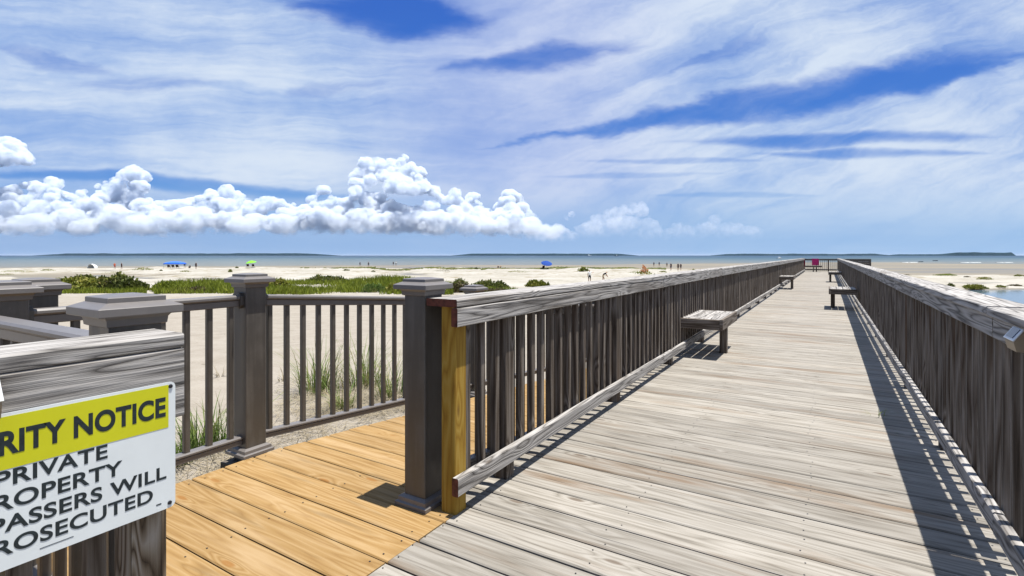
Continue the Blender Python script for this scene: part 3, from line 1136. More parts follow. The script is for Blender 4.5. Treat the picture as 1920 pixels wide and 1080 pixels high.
def comp_bay(root, p0, p1, z0, z1, mats=('comp_cap', 'comp'), pitch=.130):
    """one bay between two post centres; z0,z1 floor heights under each end"""
    global COMPB
    a, b = Vector((p0[0], p0[1], z0)), Vector((p1[0], p1[1], z1))
    d = (b - a)
    hz = Vector((d.x, d.y, 0)).normalized()
    L = Vector((d.x, d.y, 0)).length
    sl = (z1 - z0) / L
    a2 = a + hz * .0685 + Vector((0, 0, sl * .0685))
    b2_ = b - hz * .0685 - Vector((0, 0, sl * .0685))
    up = Vector((-hz.x * sl, -hz.y * sl, 1))

    def lift(z):
        return a2 + Vector((0, 0, z)), b2_ + Vector((0, 0, z))
    mb = MB()
    q = lift(1.004)
    mb.board(q[0], q[1], .082, .030, up=up, bev=.010)
    q = lift(.968)
    mb.board(q[0], q[1], .050, .042, up=up, bev=.004)
    mb.build('top_rail', M[mats[0]], root)
    mb = MB()
    q = lift(.112)
    mb.board(q[0], q[1], .060, .022, up=up, bev=.008)
    q = lift(.085)
    mb.board(q[0], q[1], .048, .032, up=up, bev=.004)
    mb.build('bottom_rail', M[mats[0]], root)
    if COMPB is None:
        m2 = MB()
        m2.board((0, 0, .11), (0, 0, .955), .034, .034, up=(0, 1, 0), bev=.006)
        COMPB = m2.mesh('baluster', M['comp'])
    n = int((L - .16) / pitch)
    off = (L - n * pitch) / 2
    for i in range(n + 1):
        s = off + i * pitch
        put('baluster', COMPB, a + hz * s + Vector((0, 0, sl * s)), root, math.atan2(hz.y, hz.x))
    for e, s in ((a2, 1), (b2_, -1)):
        mb = MB()
        mb.board(e + Vector((0, 0, .985)), e + hz * s * .022 + Vector((0, 0, .985 + sl * s * .022)), .094, .098, up=up, bev=.02)
        mb.build('rail_bracket', M['comp'], root)


XO, XI = -3.19, -1.785
RY = 1.97


def rampz(y):
    return -max(0.0, y - 2.1) / 12


def build_composite():
    r = thing('composite_railing', (XO, RY, 0), 'grey-brown composite railing along the beach side of the landing and ramp', 'railing')
    ys = [.80, RY, 4.45, 6.93, 9.4]
    for y in ys:
        comp_post(r, XO, y, rampz(y), rampz(y) - (.12 if y < 3 else .2))
    for a, b in zip(ys[:-1], ys[1:]):
        comp_bay(r, (XO, a), (XO, b), rampz(a), rampz(b))
    blk = MB()
    blk.board((XO - .05, RY - .135, -.11), (XO - .05, RY + .12, -.11), .10, .14, bev=.003)
    blk.build('post_block', M['dark_wood'], r)
    r = thing('composite_railing', (XI, 2.043, 0), 'grey-brown composite railing beside the yellow post, going down the ramp', 'railing')
    ys = [2.043, 4.45, 6.93, 9.4]
    for y in ys:
        comp_post(r, XI, y, rampz(y))
    for a, b in zip(ys[:-1], ys[1:]):
        comp_bay(r, (XI, a), (XI, b), rampz(a), rampz(b))
    r = thing('composite_railing', (-2.4, .71, 0), 'composite railing with a broad post cap right behind the sign', 'railing')
    comp_post(r, -1.785, .715, 0)
    comp_post(r, -3.9, .68, 0)
    comp_bay(r, (-1.785, .715), (-3.9, .68), 0, 0)
    r = thing('composite_post', (-3.43, .96, 0), 'composite post with stepped cap at the far left, behind another post', 'post')
    comp_post(r, -3.43, .98, 0, float(ground_z(-3.43, .98)) - .2)


build_composite()


# ------------------------------------------------------------------ sign
def build_sign():
    xs = -1.4845
    y0, y1, z0, z1 = .200, .708, .604, .936
    root = thing('notice_sign', (xs, (y0 + y1) / 2, z0), 'white metal notice with a yellow heading band and black lettering', 'sign')

    def plate(name, ya, yb, za, zb, x0, x1, rad, mat):
        pts = []
        for cy, cz, a0 in ((yb - rad, zb - rad, 0), (ya + rad, zb - rad, 90), (ya + rad, za + rad, 180), (yb - rad, za + rad, 270)):
            for q in range(5):
                a = R(a0 + q * 22.5)
                pts.append((cy + rad * math.cos(a), cz + rad * math.sin(a)))
        mb = MB()
        mb.loft([[(x0, p[0], p[1]) for p in pts], [(x1, p[0], p[1]) for p in pts]])
        return mb.build(name, mat, root)
    plate('sign_plate', y0, y1, z0, z1, xs - .002, xs, .014, M['white_panel'])
    plate('heading_band', y0 + .016, y1 - .017, .817, .929, xs + .0002, xs + .0006, .002, M['yellow_band'])

    def text(s, right, zb, zt, x, width, weight):
        cu = bpy.data.curves.new('lettering', 'FONT')
        cu.body = s
        cu.size = 1.0
        cu.offset = weight
        cu.space_character = 1.04
        cu.extrude = .004
        o = bpy.data.objects.new('lettering', cu)
        COL.objects.link(o)
        bpy.context.view_layer.update()
        dg = bpy.context.evaluated_depsgraph_get()
        me = bpy.data.meshes.new_from_object(o.evaluated_get(dg))
        bpy.data.objects.remove(o)
        co = np.zeros(len(me.vertices) * 3)
        me.vertices.foreach_get('co', co)
        co = co.reshape(-1, 3)
        lo, hi = co.min(0), co.max(0)
        u = (co[:, 0] - lo[0]) / (hi[0] - lo[0])
        vv = (co[:, 1] - lo[1]) / (hi[1] - lo[1])
        w_ = (co[:, 2] - lo[2]) / max(1e-6, hi[2] - lo[2])
        out = np.stack([x + .0004 * w_, right - width + width * u, zb + (zt - zb) * vv], -1)
        me.vertices.foreach_set('co', out.ravel())
        me.materials.clear()
        me.materials.append(M['black_print'])
        me.update()
        t = bpy.data.objects.new('lettering', me)
        COL.objects.link(t)
        adopt(t, root)
        t['label'] = 'black lettering reading ' + s
    text('SECURITY NOTICE', .684, .847, .899, xs + .0008, .450, .036)
    text('PRIVATE', .556, .781, .815, xs + .0003, .198, .021)
    text('PROPERTY', .586, .731, .766, xs + .0003, .258, .021)
    text('TRESPASSERS WILL', .686, .684, .718, xs + .0003, .458, .021)
    text('BE PROSECUTED', .654, .636, .670, xs + .0003, .398, .021)
    mb = MB()
    mb.board((xs + .0004, .43, .6225), (xs + .0004, .49, .6225), .0012, .0004, up=(1, 0, 0), bev=0)
    mb.board((xs + .0004, .662, .6225), (xs + .0004, .674, .6225), .003, .0004, up=(1, 0, 0), bev=0)
    mb.build('small_print', M['black_print'], root)
    for y, z in ((y1 - .012, z1 - .012), (y1 - .014, z0 + .013), (y0 + .012, z1 - .012), (y0 + .012, z0 + .012)):
        mb = MB()
        mb.loft([[(xs + a, y + r_ * math.cos(t * R(36)), z + r_ * math.sin(t * R(36))) for t in range(10)] for a, r_ in ((.0002, .0055), (.002, .005), (.003, .003))])
        mb.build('screw', M['bolt'], root)


build_sign()


def build_solar(x, sg, y0, y1, label):
    """wedge light on a rail face; x = face, sg = direction it sticks out"""
    root = thing('solar_light', (x, (y0 + y1) / 2, .95), label, 'light', 'small solar lights on the rails')
    zt, zm, zb = 1.010, .968, .932
    pr = [(0, zt), (.006, zt), (.032, zm), (.033, zm - .006), (.026, zb), (0, zb)]
    mb = MB()
    mb.loft([[(x + sg * a, y, z) for a, z in pr] for y in (y0, y1)])
    mb.build('housing', M['fixture_tan'], root)
    a, b = Vector((x + sg * .005, 0, zt + .004)), Vector((x + sg * .035, 0, zm + .001))
    nrm = Vector((sg * (zt - zm), 0, .026)).normalized()
    mb = MB()
    mb.board((a + Vector((0, (y0 + y1) / 2, 0))), (b + Vector((0, (y0 + y1) / 2, 0))), y1 - y0 + .005, .005, up=nrm, bev=.002)
    mb.build('panel_frame', M['fixture'], root)
    mb = MB()
    c = (a + b) / 2
    a2, b2_ = c + (a - c) * .7, c + (b - c) * .7
    off = nrm * .0036
    mb.board((a2 + off + Vector((0, (y0 + y1) / 2, 0))), (b2_ + off + Vector((0, (y0 + y1) / 2, 0))), (y1 - y0) * .7, .003, up=nrm, bev=.0005)
    mb.build('solar_cell', M['solar'], root)


build_solar(.589, -1, 2.46, 2.57, 'small white-framed solar light on the right-hand railing')
build_solar(-1.489, 1, .23, .362, 'small pale solar light above the notice sign at the left edge')


# ------------------------------------------------------------------ plants
def tuft_mesh(name, n, h, rad, wid, seed, mat, lean=.5, segs=4, flat=False):
    rs = random.Random(seed)
    v, f = [], []
    for _ in range(n):
        a = rs.uniform(0, 2 * math.pi)
        r0 = rad * math.sqrt(rs.random()) * .55
        bx, by = r0 * math.cos(a), r0 * math.sin(a)
        aa = a + rs.uniform(-.9, .9)
        L = h * (.28 + .72 * rs.random() ** 1.7)
        ln = lean * rs.uniform(.2, 1.3)
        w = wid * rs.uniform(.6, 1.2)
        px, py = -math.sin(aa), math.cos(aa)
        i0 = len(v)
        for s in range(segs + 1):
            q = s / segs
            out = L * ln * q * q
            up = L * (q - .35 * ln * q * q)
            if flat:
                up = L * .12 * math.sin(q * math.pi) + rs.uniform(0, .01)
                out = L * q
            ww = w * (1 - q) ** .6 * .5 + .0006
            cx, cy = bx + math.cos(aa) * out, by + math.sin(aa) * out
            v += [(cx - px * ww, cy - py * ww, up), (cx + px * ww, cy + py * ww, up)]
        for s in range(segs):
            k = i0 + s * 2
            f.append((k, k + 1, k + 3, k + 2))
    me = bpy.data.meshes.new(name)
    me.from_pydata(v, [], f)
    me.materials.append(mat)
    return me


def place(name, me, loc, label=None, cat=None, group=None, kind=None, sc=1.0, rz=0.0):
    o = bpy.data.objects.new(name, me)
    COL.objects.link(o)
    o.location = loc
    o.scale = (sc, sc, sc) if isinstance(sc, (int, float)) else sc
    o.rotation_euler = (0, 0, rz)
    return tag(o, label, cat, group, kind)


def gp(px, py, it=30):
    """ground point seen at pixel (px,py): march along the ray"""
    k = (px - CX) / F
    e = (py - HY) / F
    s = np.geomspace(.5, 430, 900)
    x, y = FW[0] * s + RT[0] * k * s, FW[1] * s + RT[1] * k * s
    z = ground_z(x, y)
    hit = np.nonzero(H - e * s < z)[0]
    i = hit[0] if len(hit) else 899
    return float(x[i]), float(y[i]), float(z[i])


def build_near_grass():
    G_ = 'sea oat clumps on the sand beside the landing'
    spots = [(382, 842, .66, 170, 'green sea oat clump behind the railing just left of the middle post'),
             (338, 868, .45, 110, 'low bright green grass clump beside the sign edge'),
             (432, 835, .70, 70, 'thin tall grass clump against the middle grey post'),
             (598, 735, 1.05, 210, 'tall green sea oat clump behind the railing, left of a pair'),
             (680, 725, 1.05, 170, 'tall sea oat clump behind the railing, right of a pair'),
             (735, 745, .85, 130, 'sea oat clump half hidden by the grey gate post'),
             (640, 770, .5, 120, 'low dry grass clump in front of the tall sea oats')]
    for i, (px, py, h, n, lb) in enumerate(spots):
        x, y, z = gp(px, py)
        me = tuft_mesh('grass_clump', n, h, .5 * h, .011, 40 + i, M['oats'], lean=.75, segs=5)
        place('grass_clump', me, (x, y, z - .02), lb, 'grass clump', G_)
    rs = random.Random(8)
    v, f = [], []

    for px, py, cnt, rad in ((660, 755, 1300, 1.0), (600, 790, 420, .8), (380, 880, 330, .5), (710, 765, 600, .8), (560, 830, 200, .5), (470, 880, 120, .4), (650, 725, 500, 1.1)):
        x, y, z = gp(px, py)
        for _ in range(cnt):
            a, r_ = rs.uniform(0, 6.28), rad * math.sqrt(rs.random())
            cx, cy = x + r_ * math.cos(a), y + r_ * math.sin(a) * .8
            if cx > -3.2 and -1 < cy < 9:
                continue
            cz = float(ground_z(cx, cy)) + .008 + rs.uniform(0, .04)
            b, L = rs.uniform(0, 6.28), rs.uniform(.08, .32)
            dx, dy = math.cos(b) * L / 2, math.sin(b) * L / 2
            w = .004
            i = len(v)
            tz = rs.uniform(-.03, .05)
            v += [(cx - dx - dy * w / L, cy - dy + dx * w / L, cz), (cx - dx + dy * w / L, cy - dy - dx * w / L, cz),
                  (cx + dx + dy * w / L, cy + dy - dx * w / L, cz + abs(tz)), (cx + dx - dy * w / L, cy + dy + dx * w / L, cz + abs(tz))]
            f.append((i, i + 1, i + 2, i + 3))
    tag(raw('dry_grass_litter', v, f, M['litter']), 'dry grass litter strewn over the sand beside the landing', 'litter', kind='stuff')
    # twigs and tiny plants on bare sand
    for i, (px, py, lb) in enumerate([(413, 708, 'little dry sprig on bare sand left of the middle post'), (528, 716, 'small dry sprig on sand right of the middle post')]):
        x, y, z = gp(px, py)
        place('dry_sprig', tuft_mesh('dry_sprig', 14, .3, .12, .012, 90 + i, M['litter'], 1.2), (x, y, z), lb, 'sprig')
    x, y, z = (-.02, 5.02, 0)
    for i, px in enumerate((1640,)):
        place('grass_sprig', tuft_mesh('grass_sprig', 9, .13, .10, .005, 77, M['oats'], 1.4), (.335, 5.0, -.01), 'small green grass sprig growing up between the deck boards', 'grass sprig')


build_near_grass()


def leaf_blob(name, n, rx, ry, h, leaf, seed, mat, spiky=.0, rough=.35):
    """mound of leaf-sized faces with an uneven outline"""
    rs = random.Random(seed)
    v, f = [], []
    ph = [rs.uniform(0, 6.28) for _ in range(6)]
    for _ in range(n):
        a = rs.uniform(0, 6.283)
        q = math.sqrt(rs.random())
        lob = 1 + rough * (math.sin(3 * a + ph[0]) * .5 + math.sin(7 * a + ph[1]) * .3 + math.sin(11 * a + ph[4]) * .3)
        x, y = rx * q * math.cos(a) * lob, ry * q * math.sin(a) * lob
        top = h * (1 - q ** 2.2) ** .6 * (1 + rough * (math.sin(x * 5 / rx + ph[2]) * .35 + math.sin(x * 11 / rx + ph[3]) * .3 + math.sin(y * 9 / ry + ph[5]) * .3))
        z = top * (rs.random() ** .45)
        L = leaf * rs.uniform(.5, 1.4)
        d = Vector((rs.gauss(0, .6), rs.gauss(0, .6), rs.uniform(.1, 1.2) + spiky)).normalized()
        sd = d.cross(Vector((rs.gauss(0, 1), rs.gauss(0, 1), rs.gauss(0, 1)))).normalized() * L * (.16 if spiky else .28)
        p = Vector((x, y, z))
        i = len(v)
        v += [tuple(p - sd * .5), tuple(p + sd * .5), tuple(p + d * L * .6 + sd), tuple(p + d * L), tuple(p + d * L * .6 - sd)]
        f.append((i, i + 1, i + 2, i + 3, i + 4))
    me = bpy.data.meshes.new(name)
    me.from_pydata(v, [], f)
    me.materials.append(mat)
    return me


def stem_mesh(name, rx, h, seed):
    mb = MB()
    rs = random.Random(seed)
    for _ in range(7):
        a = rs.uniform(0, 6.28)
        mb.board((0, 0, -.1), (math.cos(a) * rx * .6, math.sin(a) * rx * .6, h * .75), .05, .05, up=(0, 1, .3), bev=.01)
    return mb.mesh(name, M['dark_wood'])


def build_shrubs():
    # (px, base py, half width px, height px, kind, label)
    def shrub(px, py, hw, hp, kind, label, name='dune_shrub', n=1600, grp='shrubs on the dunes'):
        x, y, z = gp(px, py)
        s = x * FW[0] + y * FW[1]
        m_ = s / F
        rx, h = hw * m_, hp * m_ * .72
        ry = max(rx * .55, .4)
        root = thing(name, (x, y, z - .05), label, 'shrub', grp)
        root.rotation_euler = (0, 0, TH)
        fo = bpy.data.objects.new('foliage', leaf_blob('foliage', n, rx, ry, h, max(.10, min(.32, h * .28)), int(px * 7 + py), M[kind], spiky=.5 if kind in ('meadow', 'oats') else 0))
        COL.objects.link(fo)
        fo.parent = root
        if h > .8:
            st = bpy.data.objects.new('stems', stem_mesh('stems', rx, h, int(px)))
            COL.objects.link(st)
            st.parent = root
        return root
    big = [(140, 544, 60, 30, 'shrub', 'broad olive shrub mound at the far left of the dune'),
           (165, 540, 40, 29, 'shrub_dark', 'dark rounded shrub on top of the far left mound'),
           (222, 545, 45, 36, 'shrub_dark', 'tall dark leafy shrub beside the bare sand gap'),
           (258, 545, 20, 22, 'shrub_dark', 'small leafy shrub at the edge of the bare sand gap'),
           (108, 546, 30, 18, 'meadow', 'low yellow-green shrub at the left end of the dune'),
           (312, 546, 28, 22, 'meadow', 'bright green shrub right of the bare sand gap'),
           (360, 549, 45, 14, 'brush', 'brownish low brush in front of the green bank'),
           (525, 546, 18, 26, 'shrub', 'twiggy green shrub right of the middle grey post'),
           (612, 530, 36, 17, 'shrub_dark', 'dark shrub crest on top of the green bank'),
           (700, 548, 22, 20, 'oats', 'pale feathery grass bush before the green bank'),
           (745, 549, 20, 24, 'shrub', 'green shrub just left of the gate post cap'),
           (860, 548, 24, 22, 'brush', 'brown twiggy brush between the two post caps'),
           (862, 534, 14, 14, 'shrub_dark', 'dark shrub above the brown brush'),
           (918, 541, 34, 19, 'shrub_dark', 'dark green shrub bank behind the far post cap'),
           (930, 551, 46, 13, 'brush', 'brown dry brush along the wet hollow'),
           (1005, 538, 18, 17, 'shrub', 'rounded green bush standing alone on the sand'),
           (1028, 537, 3, 10, 'shrub_dark', 'tiny dark bush beside the rounded one'),
           (1094, 509, 9, 11, 'shrub', 'small pointed green bush on the wrack line'),
           (1299, 513, 9, 10, 'shrub', 'small green bush beside the railing top'),
           (1825, 541, 20, 11, 'shrub', 'wide green bush at the edge of the tidal pond'),
           (1783, 538, 5, 7, 'shrub_dark', 'tiny bush left of the wide pond bush'),
           (1846, 524, 13, 7, 'shrub', 'low bush on the sand above the wide pond bush'),
           (1876, 539, 10, 5, 'shrub', 'low bush right of the wide pond bush'),
           (1773, 517, 20, 5, 'meadow', 'flat green patch on the white sand bar'),
           (1910, 518, 9, 5, 'shrub', 'small green bush near the right edge of the sand bar'),
           (1903, 537, 12, 4, 'brush', 'dry low tuft on the pond bank at the right edge')]
    for b in big:
        shrub(*b, n=2200 if b[2] > 15 else 500)
    small = [(30, 511, 34, 6, 'meadow', 'long low green patch at the left edge'), (88, 508, 12, 5, 'shrub', 'small green patch right of the long one'),
             (10, 516, 14, 4, 'meadow', 'low green patch at the very left edge'), (268, 507, 17, 7, 'shrub', 'flat green mound left of the blue canopy'),
             (302, 508, 2, 4, 'shrub_dark', 'tiny dark tuft left of the blue canopy'), (347, 510, 9, 4, 'shrub', 'little green tuft below the blue canopy'),
             (432, 510, 3, 7, 'shrub', 'upright little bush before the green umbrella'), (444, 503, 3, 4, 'shrub_dark', 'dark little tuft before the green umbrella'),
             (215, 513, 26, 5, 'meadow', 'grassy patch below the person in orange'), (650, 508, 6, 5, 'shrub_dark', 'dark tuft on sand above the green bank'),
             (767, 505, 15, 4, 'brush', 'dry tuft line at the middle of the wrack line'), (845, 506, 12, 6, 'shrub', 'green tuft on the wrack line left of the pair'),
             (828, 509, 20, 4, 'brush', 'brown tuft line left of the small pair'), (970, 511, 20, 5, 'shrub', 'green tuft left of the blue umbrella'),
             (1190, 512, 10, 5, 'meadow', 'green spray of leaves beside the orange plant'), (1243, 511, 7, 5, 'shrub', 'green tuft under the walking group'),
             (893, 505, 3, 5, 'shrub_dark', 'tiny dark tuft below the seated pair'), (700, 510, 4, 4, 'shrub_dark', 'tiny tuft below the dark standing person'),
             (1700, 516, 8, 2, 'brush', 'dry wrack streak on the sand bar'), (1813, 520, 5, 3, 'brush', 'grey driftwood tuft on the sand bar')]
    for b in small:
        shrub(*b, name='dune_tuft', n=320, grp='low tufts on the beach')
    x, y, z = gp(1208, 515)
    root = thing('orange_plant', (x, y, z), 'orange topped plant on the sand behind the railing', 'plant')
    m_ = (x * FW[0] + y * FW[1]) / F
    for nm, n, rx, h, mt in (('leaves', 120, 16 * m_, 5 * m_, 'meadow'), ('seed_heads', 160, 7 * m_, 15 * m_, 'orange_plant')):
        o = bpy.data.objects.new(nm, leaf_blob(nm, n, rx, rx * .6, h, .35, n, M[mt], .3))
        COL.objects.link(o)
        o.parent = root
    # green bank: continuous dune grass
    rs = random.Random(21)
    v, f = [], []

    def blades(pxa, pxb, top, bot, n, hgt):
        for _ in range(n):
            px = rs.uniform(pxa, pxb)
            tp = np.interp(px, [p[0] for p in top], [p[1] for p in top])
            sB = 3.67 * F / (bot + 5 - HY)
            sT = 3.6 * F / (tp + 8 - HY)
            s = rs.uniform(min(sB, sT), max(sB, sT)) if sT > sB else sB
            x, y, z = at(px, s)
            dn = float(fbm(x * .16, y * .16, 3.7, 3))
            if dn < .36 + rs.uniform(-.04, .04):
                continue
            L = hgt * (.35 + 1.6 * max(0, dn - .30)) * rs.uniform(.5, 1.4) * (1 + .5 * (float(fbm(x * .35, y * .35, 1.7, 2)) - .4))
            a = rs.uniform(0, 6.28)
            w = rs.uniform(.03, .07)
            dx, dy = math.cos(a), math.sin(a)
            lx, ly = rs.gauss(0, .28) * L, rs.gauss(0, .28) * L
            i = len(v)
            v.extend([(x - dx * w, y - dy * w, z - .05), (x + dx * w, y + dy * w, z - .05), (x + lx * .5 + dx * w * .6, y + ly * .5 + dy * w * .6, z + L * .6), (x + lx, y + ly, z + L)])
            f.append((i, i + 1, i + 2, i + 3))
    blades(290, 470, [(290, 540), (300, 530), (340, 526), (470, 525)], 547, 7000, .75)
    blades(470, 850, [(495, 525), (560, 524), (600, 517), (640, 519), (690, 523), (750, 518), (800, 524), (850, 530)], 549, 15000, .8)
    blades(60, 275, [(60, 545), (110, 532), (275, 536)], 547, 5000, .5)
    blades(870, 1000, [(870, 535), (960, 538), (1000, 543)], 548, 2500, .45)
    tag(raw('dune_grass', v, f, M['meadow']), 'continuous bank of bright green dune grass', 'grass', kind='stuff')
    # wrack line of dark seaweed along the top of the beach
    v, f = [], []
    for a, b, pa, pb, n in ((640, 900, 502.5, 504, 500), (900, 1100, 505, 504, 900), (1100, 1245, 506.5, 505.5, 900), (560, 640, 502, 502, 120), (1040, 1060, 507, 505, 60)):
        for _ in range(n):
            q = rs.random()
            px = a + (b - a) * q
            py = pa + (pb - pa) * q + rs.gauss(0, .25) + 1.2 * math.sin(px * .045) + .4
            s = 3.62 * F / (py - HY)
            x, y, z = at(px, s)
            L = rs.uniform(.3, 1.0)
            i = len(v)
            h = rs.uniform(.12, .38)
            x1, y1 = RT * L
            v.extend([(x, y, z - .1), (x + x1, y + y1, z - .1), (x + x1 * .8, y + y1 * .8 + .3, z + h), (x + x1 * .2, y + y1 * .2 + .3, z + h * .8)])
            f.append((i, i + 1, i + 2, i + 3))
    tag(raw('wrack_line', v, f, M['shrub_dark']), 'dark line of dried seaweed and beach plants along the upper beach', 'seaweed', kind='stuff')


build_shrubs()


# ------------------------------------------------------------------ people
SKIN = plain('skin', (.33, .19, .125), .6, .3, var=.08)
HAIR = plain('dark_hair', (.03, .02, .014), .7, .3, var=.2)


def cloth(name, c):
    if name not in M:
        M[name] = plain(name, c, .85, .15, var=.12, scale=12)
    return M[name]


CL = dict(white=(.62, .62, .60), black=(.015, .015, .02), navy=(.02, .03, .07), orange=(.50, .09, .03), dark=(.03, .03, .035), blue=(.05, .12, .35), grey=(.2, .2, .2), tan=(.3, .22, .13), red=(.4, .03, .03))


def person_mesh(pose, shirt, shorts, seed):
    """skeleton of joints with radii grown into one skin"""
    rs = random.Random(seed)
    if pose == 'stand':
        a = rs.uniform(.0, .1)
        J = {'pel': (0, 0, .95, .135), 'spi': (0, 0, 1.15, .125), 'che': (0, 0, 1.36, .15), 'nek': (0, 0, 1.50, .055), 'hd0': (0, .01, 1.60, .085), 'hd1': (0, .015, 1.70, .085)}
        for sd, n in ((-1, 'l'), (1, 'r')):
            J.update({'hip' + n: (sd * .10, 0, .88, .095), 'kne' + n: (sd * .12, .02 * sd + a, .48, .06), 'ank' + n: (sd * .13, .05 * sd, .07, .04), 'toe' + n: (sd * .14, .05 * sd + .16, .03, .03),
                      'sho' + n: (sd * .19, 0, 1.41, .06), 'elb' + n: (sd * .25, -.02, 1.13, .042), 'wri' + n: (sd * .26, .05, .89, .032), 'han' + n: (sd * .26, .08, .80, .035)})
    elif pose == 'point':
        J = person_mesh.J_stand
        J = dict(J)
        J.update({'elbr': (.36, .10, 1.30, .042), 'wrir': (.52, .2, 1.38, .032), 'hanr': (.60, .24, 1.42, .035)})
    elif pose == 'bend':
        J = {'pel': (-.12, 0, .90, .135), 'spi': (.03, 0, 1.06, .125), 'che': (.20, 0, 1.16, .15), 'nek': (.32, 0, 1.22, .055), 'hd0': (.40, 0, 1.27, .085), 'hd1': (.48, 0, 1.30, .085)}
        for sd, n in ((-1, 'l'), (1, 'r')):
            J.update({'hip' + n: (-.12, sd * .10, .83, .095), 'kne' + n: (-.02 + .1 * sd, sd * .12, .46, .06), 'ank' + n: (-.12 + .14 * sd, sd * .13, .07, .04), 'toe' + n: (.04 + .14 * sd, sd * .14, .03, .03),
                      'sho' + n: (.24, sd * .19, 1.15, .06), 'elb' + n: (.36, sd * .22, .92, .042), 'wri' + n: (.5, sd * .18, .74, .032), 'han' + n: (.56, sd * .17, .68, .035)})
    else:  # sit on sand
        J = {'pel': (0, 0, .14, .135), 'spi': (0, -.05, .34, .125), 'che': (0, -.06, .55, .15), 'nek': (0, -.03, .69, .055), 'hd0': (0, 0, .79, .085), 'hd1': (0, .01, .89, .085)}
        for sd, n in ((-1, 'l'), (1, 'r')):
            J.update({'hip' + n: (sd * .10, .05, .13, .095), 'kne' + n: (sd * .14, .42, .38, .06), 'ank' + n: (sd * .13, .72, .08, .04), 'toe' + n: (sd * .14, .86, .05, .03),
                      'sho' + n: (sd * .19, -.05, .60, .06), 'elb' + n: (sd * .24, .1, .40, .042), 'wri' + n: (sd * .16, .32, .42, .032), 'han' + n: (sd * .12, .40, .43, .035)})
    if pose == 'stand':
        person_mesh.J_stand = J
    E = [('pel', 'spi'), ('spi', 'che'), ('che', 'nek'), ('nek', 'hd0'), ('hd0', 'hd1')]
    for n in 'lr':
        E += [('pel', 'hip' + n), ('hip' + n, 'kne' + n), ('kne' + n, 'ank' + n), ('ank' + n, 'toe' + n), ('che', 'sho' + n), ('sho' + n, 'elb' + n), ('elb' + n, 'wri' + n), ('wri' + n, 'han' + n)]
    names = list(J)
    me = bpy.data.meshes.new('sk')
    me.from_pydata([J[n][:3] for n in names], [(names.index(a), names.index(b)) for a, b in E], [])
    o = bpy.data.objects.new('sk', me)
    COL.objects.link(o)
    md = o.modifiers.new('s', 'SKIN')
    for i, n in enumerate(names):
        sv = me.skin_vertices[0].data[i]
        sv.radius = (J[n][3], J[n][3])
        sv.use_root = (n == 'pel')
    o.modifiers.new('d', 'SUBSURF').levels = 1
    o.modifiers['d'].render_levels = 1
    bpy.context.view_layer.update()
    out = bpy.data.meshes.new_from_object(o.evaluated_get(bpy.context.evaluated_depsgraph_get()))
    bpy.data.objects.remove(o)
    out.name = 'person'
    out.materials.clear()
    for mt in (SKIN, cloth('cloth_' + shirt, CL[shirt]), cloth('cloth_' + shorts, CL[shorts]), HAIR):
        out.materials.append(mt)
    P = {n: Vector(J[n][:3]) for n in names}
    zone = {}
    for n in names:
        zone[n] = 0
    for p in out.polygons:
        c = p.center
        best, bd = None, 9
        for a, b in E:
            d = P[b] - P[a]
            t = max(0, min(1, (c - P[a]).dot(d) / max(1e-6, d.length_squared)))
            dist = (c - (P[a] + d * t)).length
            if dist < bd:
                bd, best, bt = dist, (a, b), t
        a, b = best
        mi = 0
        if a in ('spi', 'che') and b in ('che', 'shol', 'shor', 'nek'):
            mi = 1 if not (b == 'nek' and bt > .5) else 0
        elif a == 'pel' and b == 'spi':
            mi = 1 if bt > .35 else 2
        elif a == 'pel':
            mi = 2
        elif a[:3] == 'hip':
            mi = 2 if bt < .75 else 0
        elif a[:3] == 'sho':
            mi = 1 if bt < .6 else 0
        elif a in ('nek', 'hd0') and b in ('hd0', 'hd1'):
            up = (P['hd1'] - P['nek']).normalized()
            hgt = (c - P['hd0']).dot(up)
            mi = 3 if hgt > .09 else 0
        p.material_index = mi
        p.use_smooth = True
    out.update()
    return out


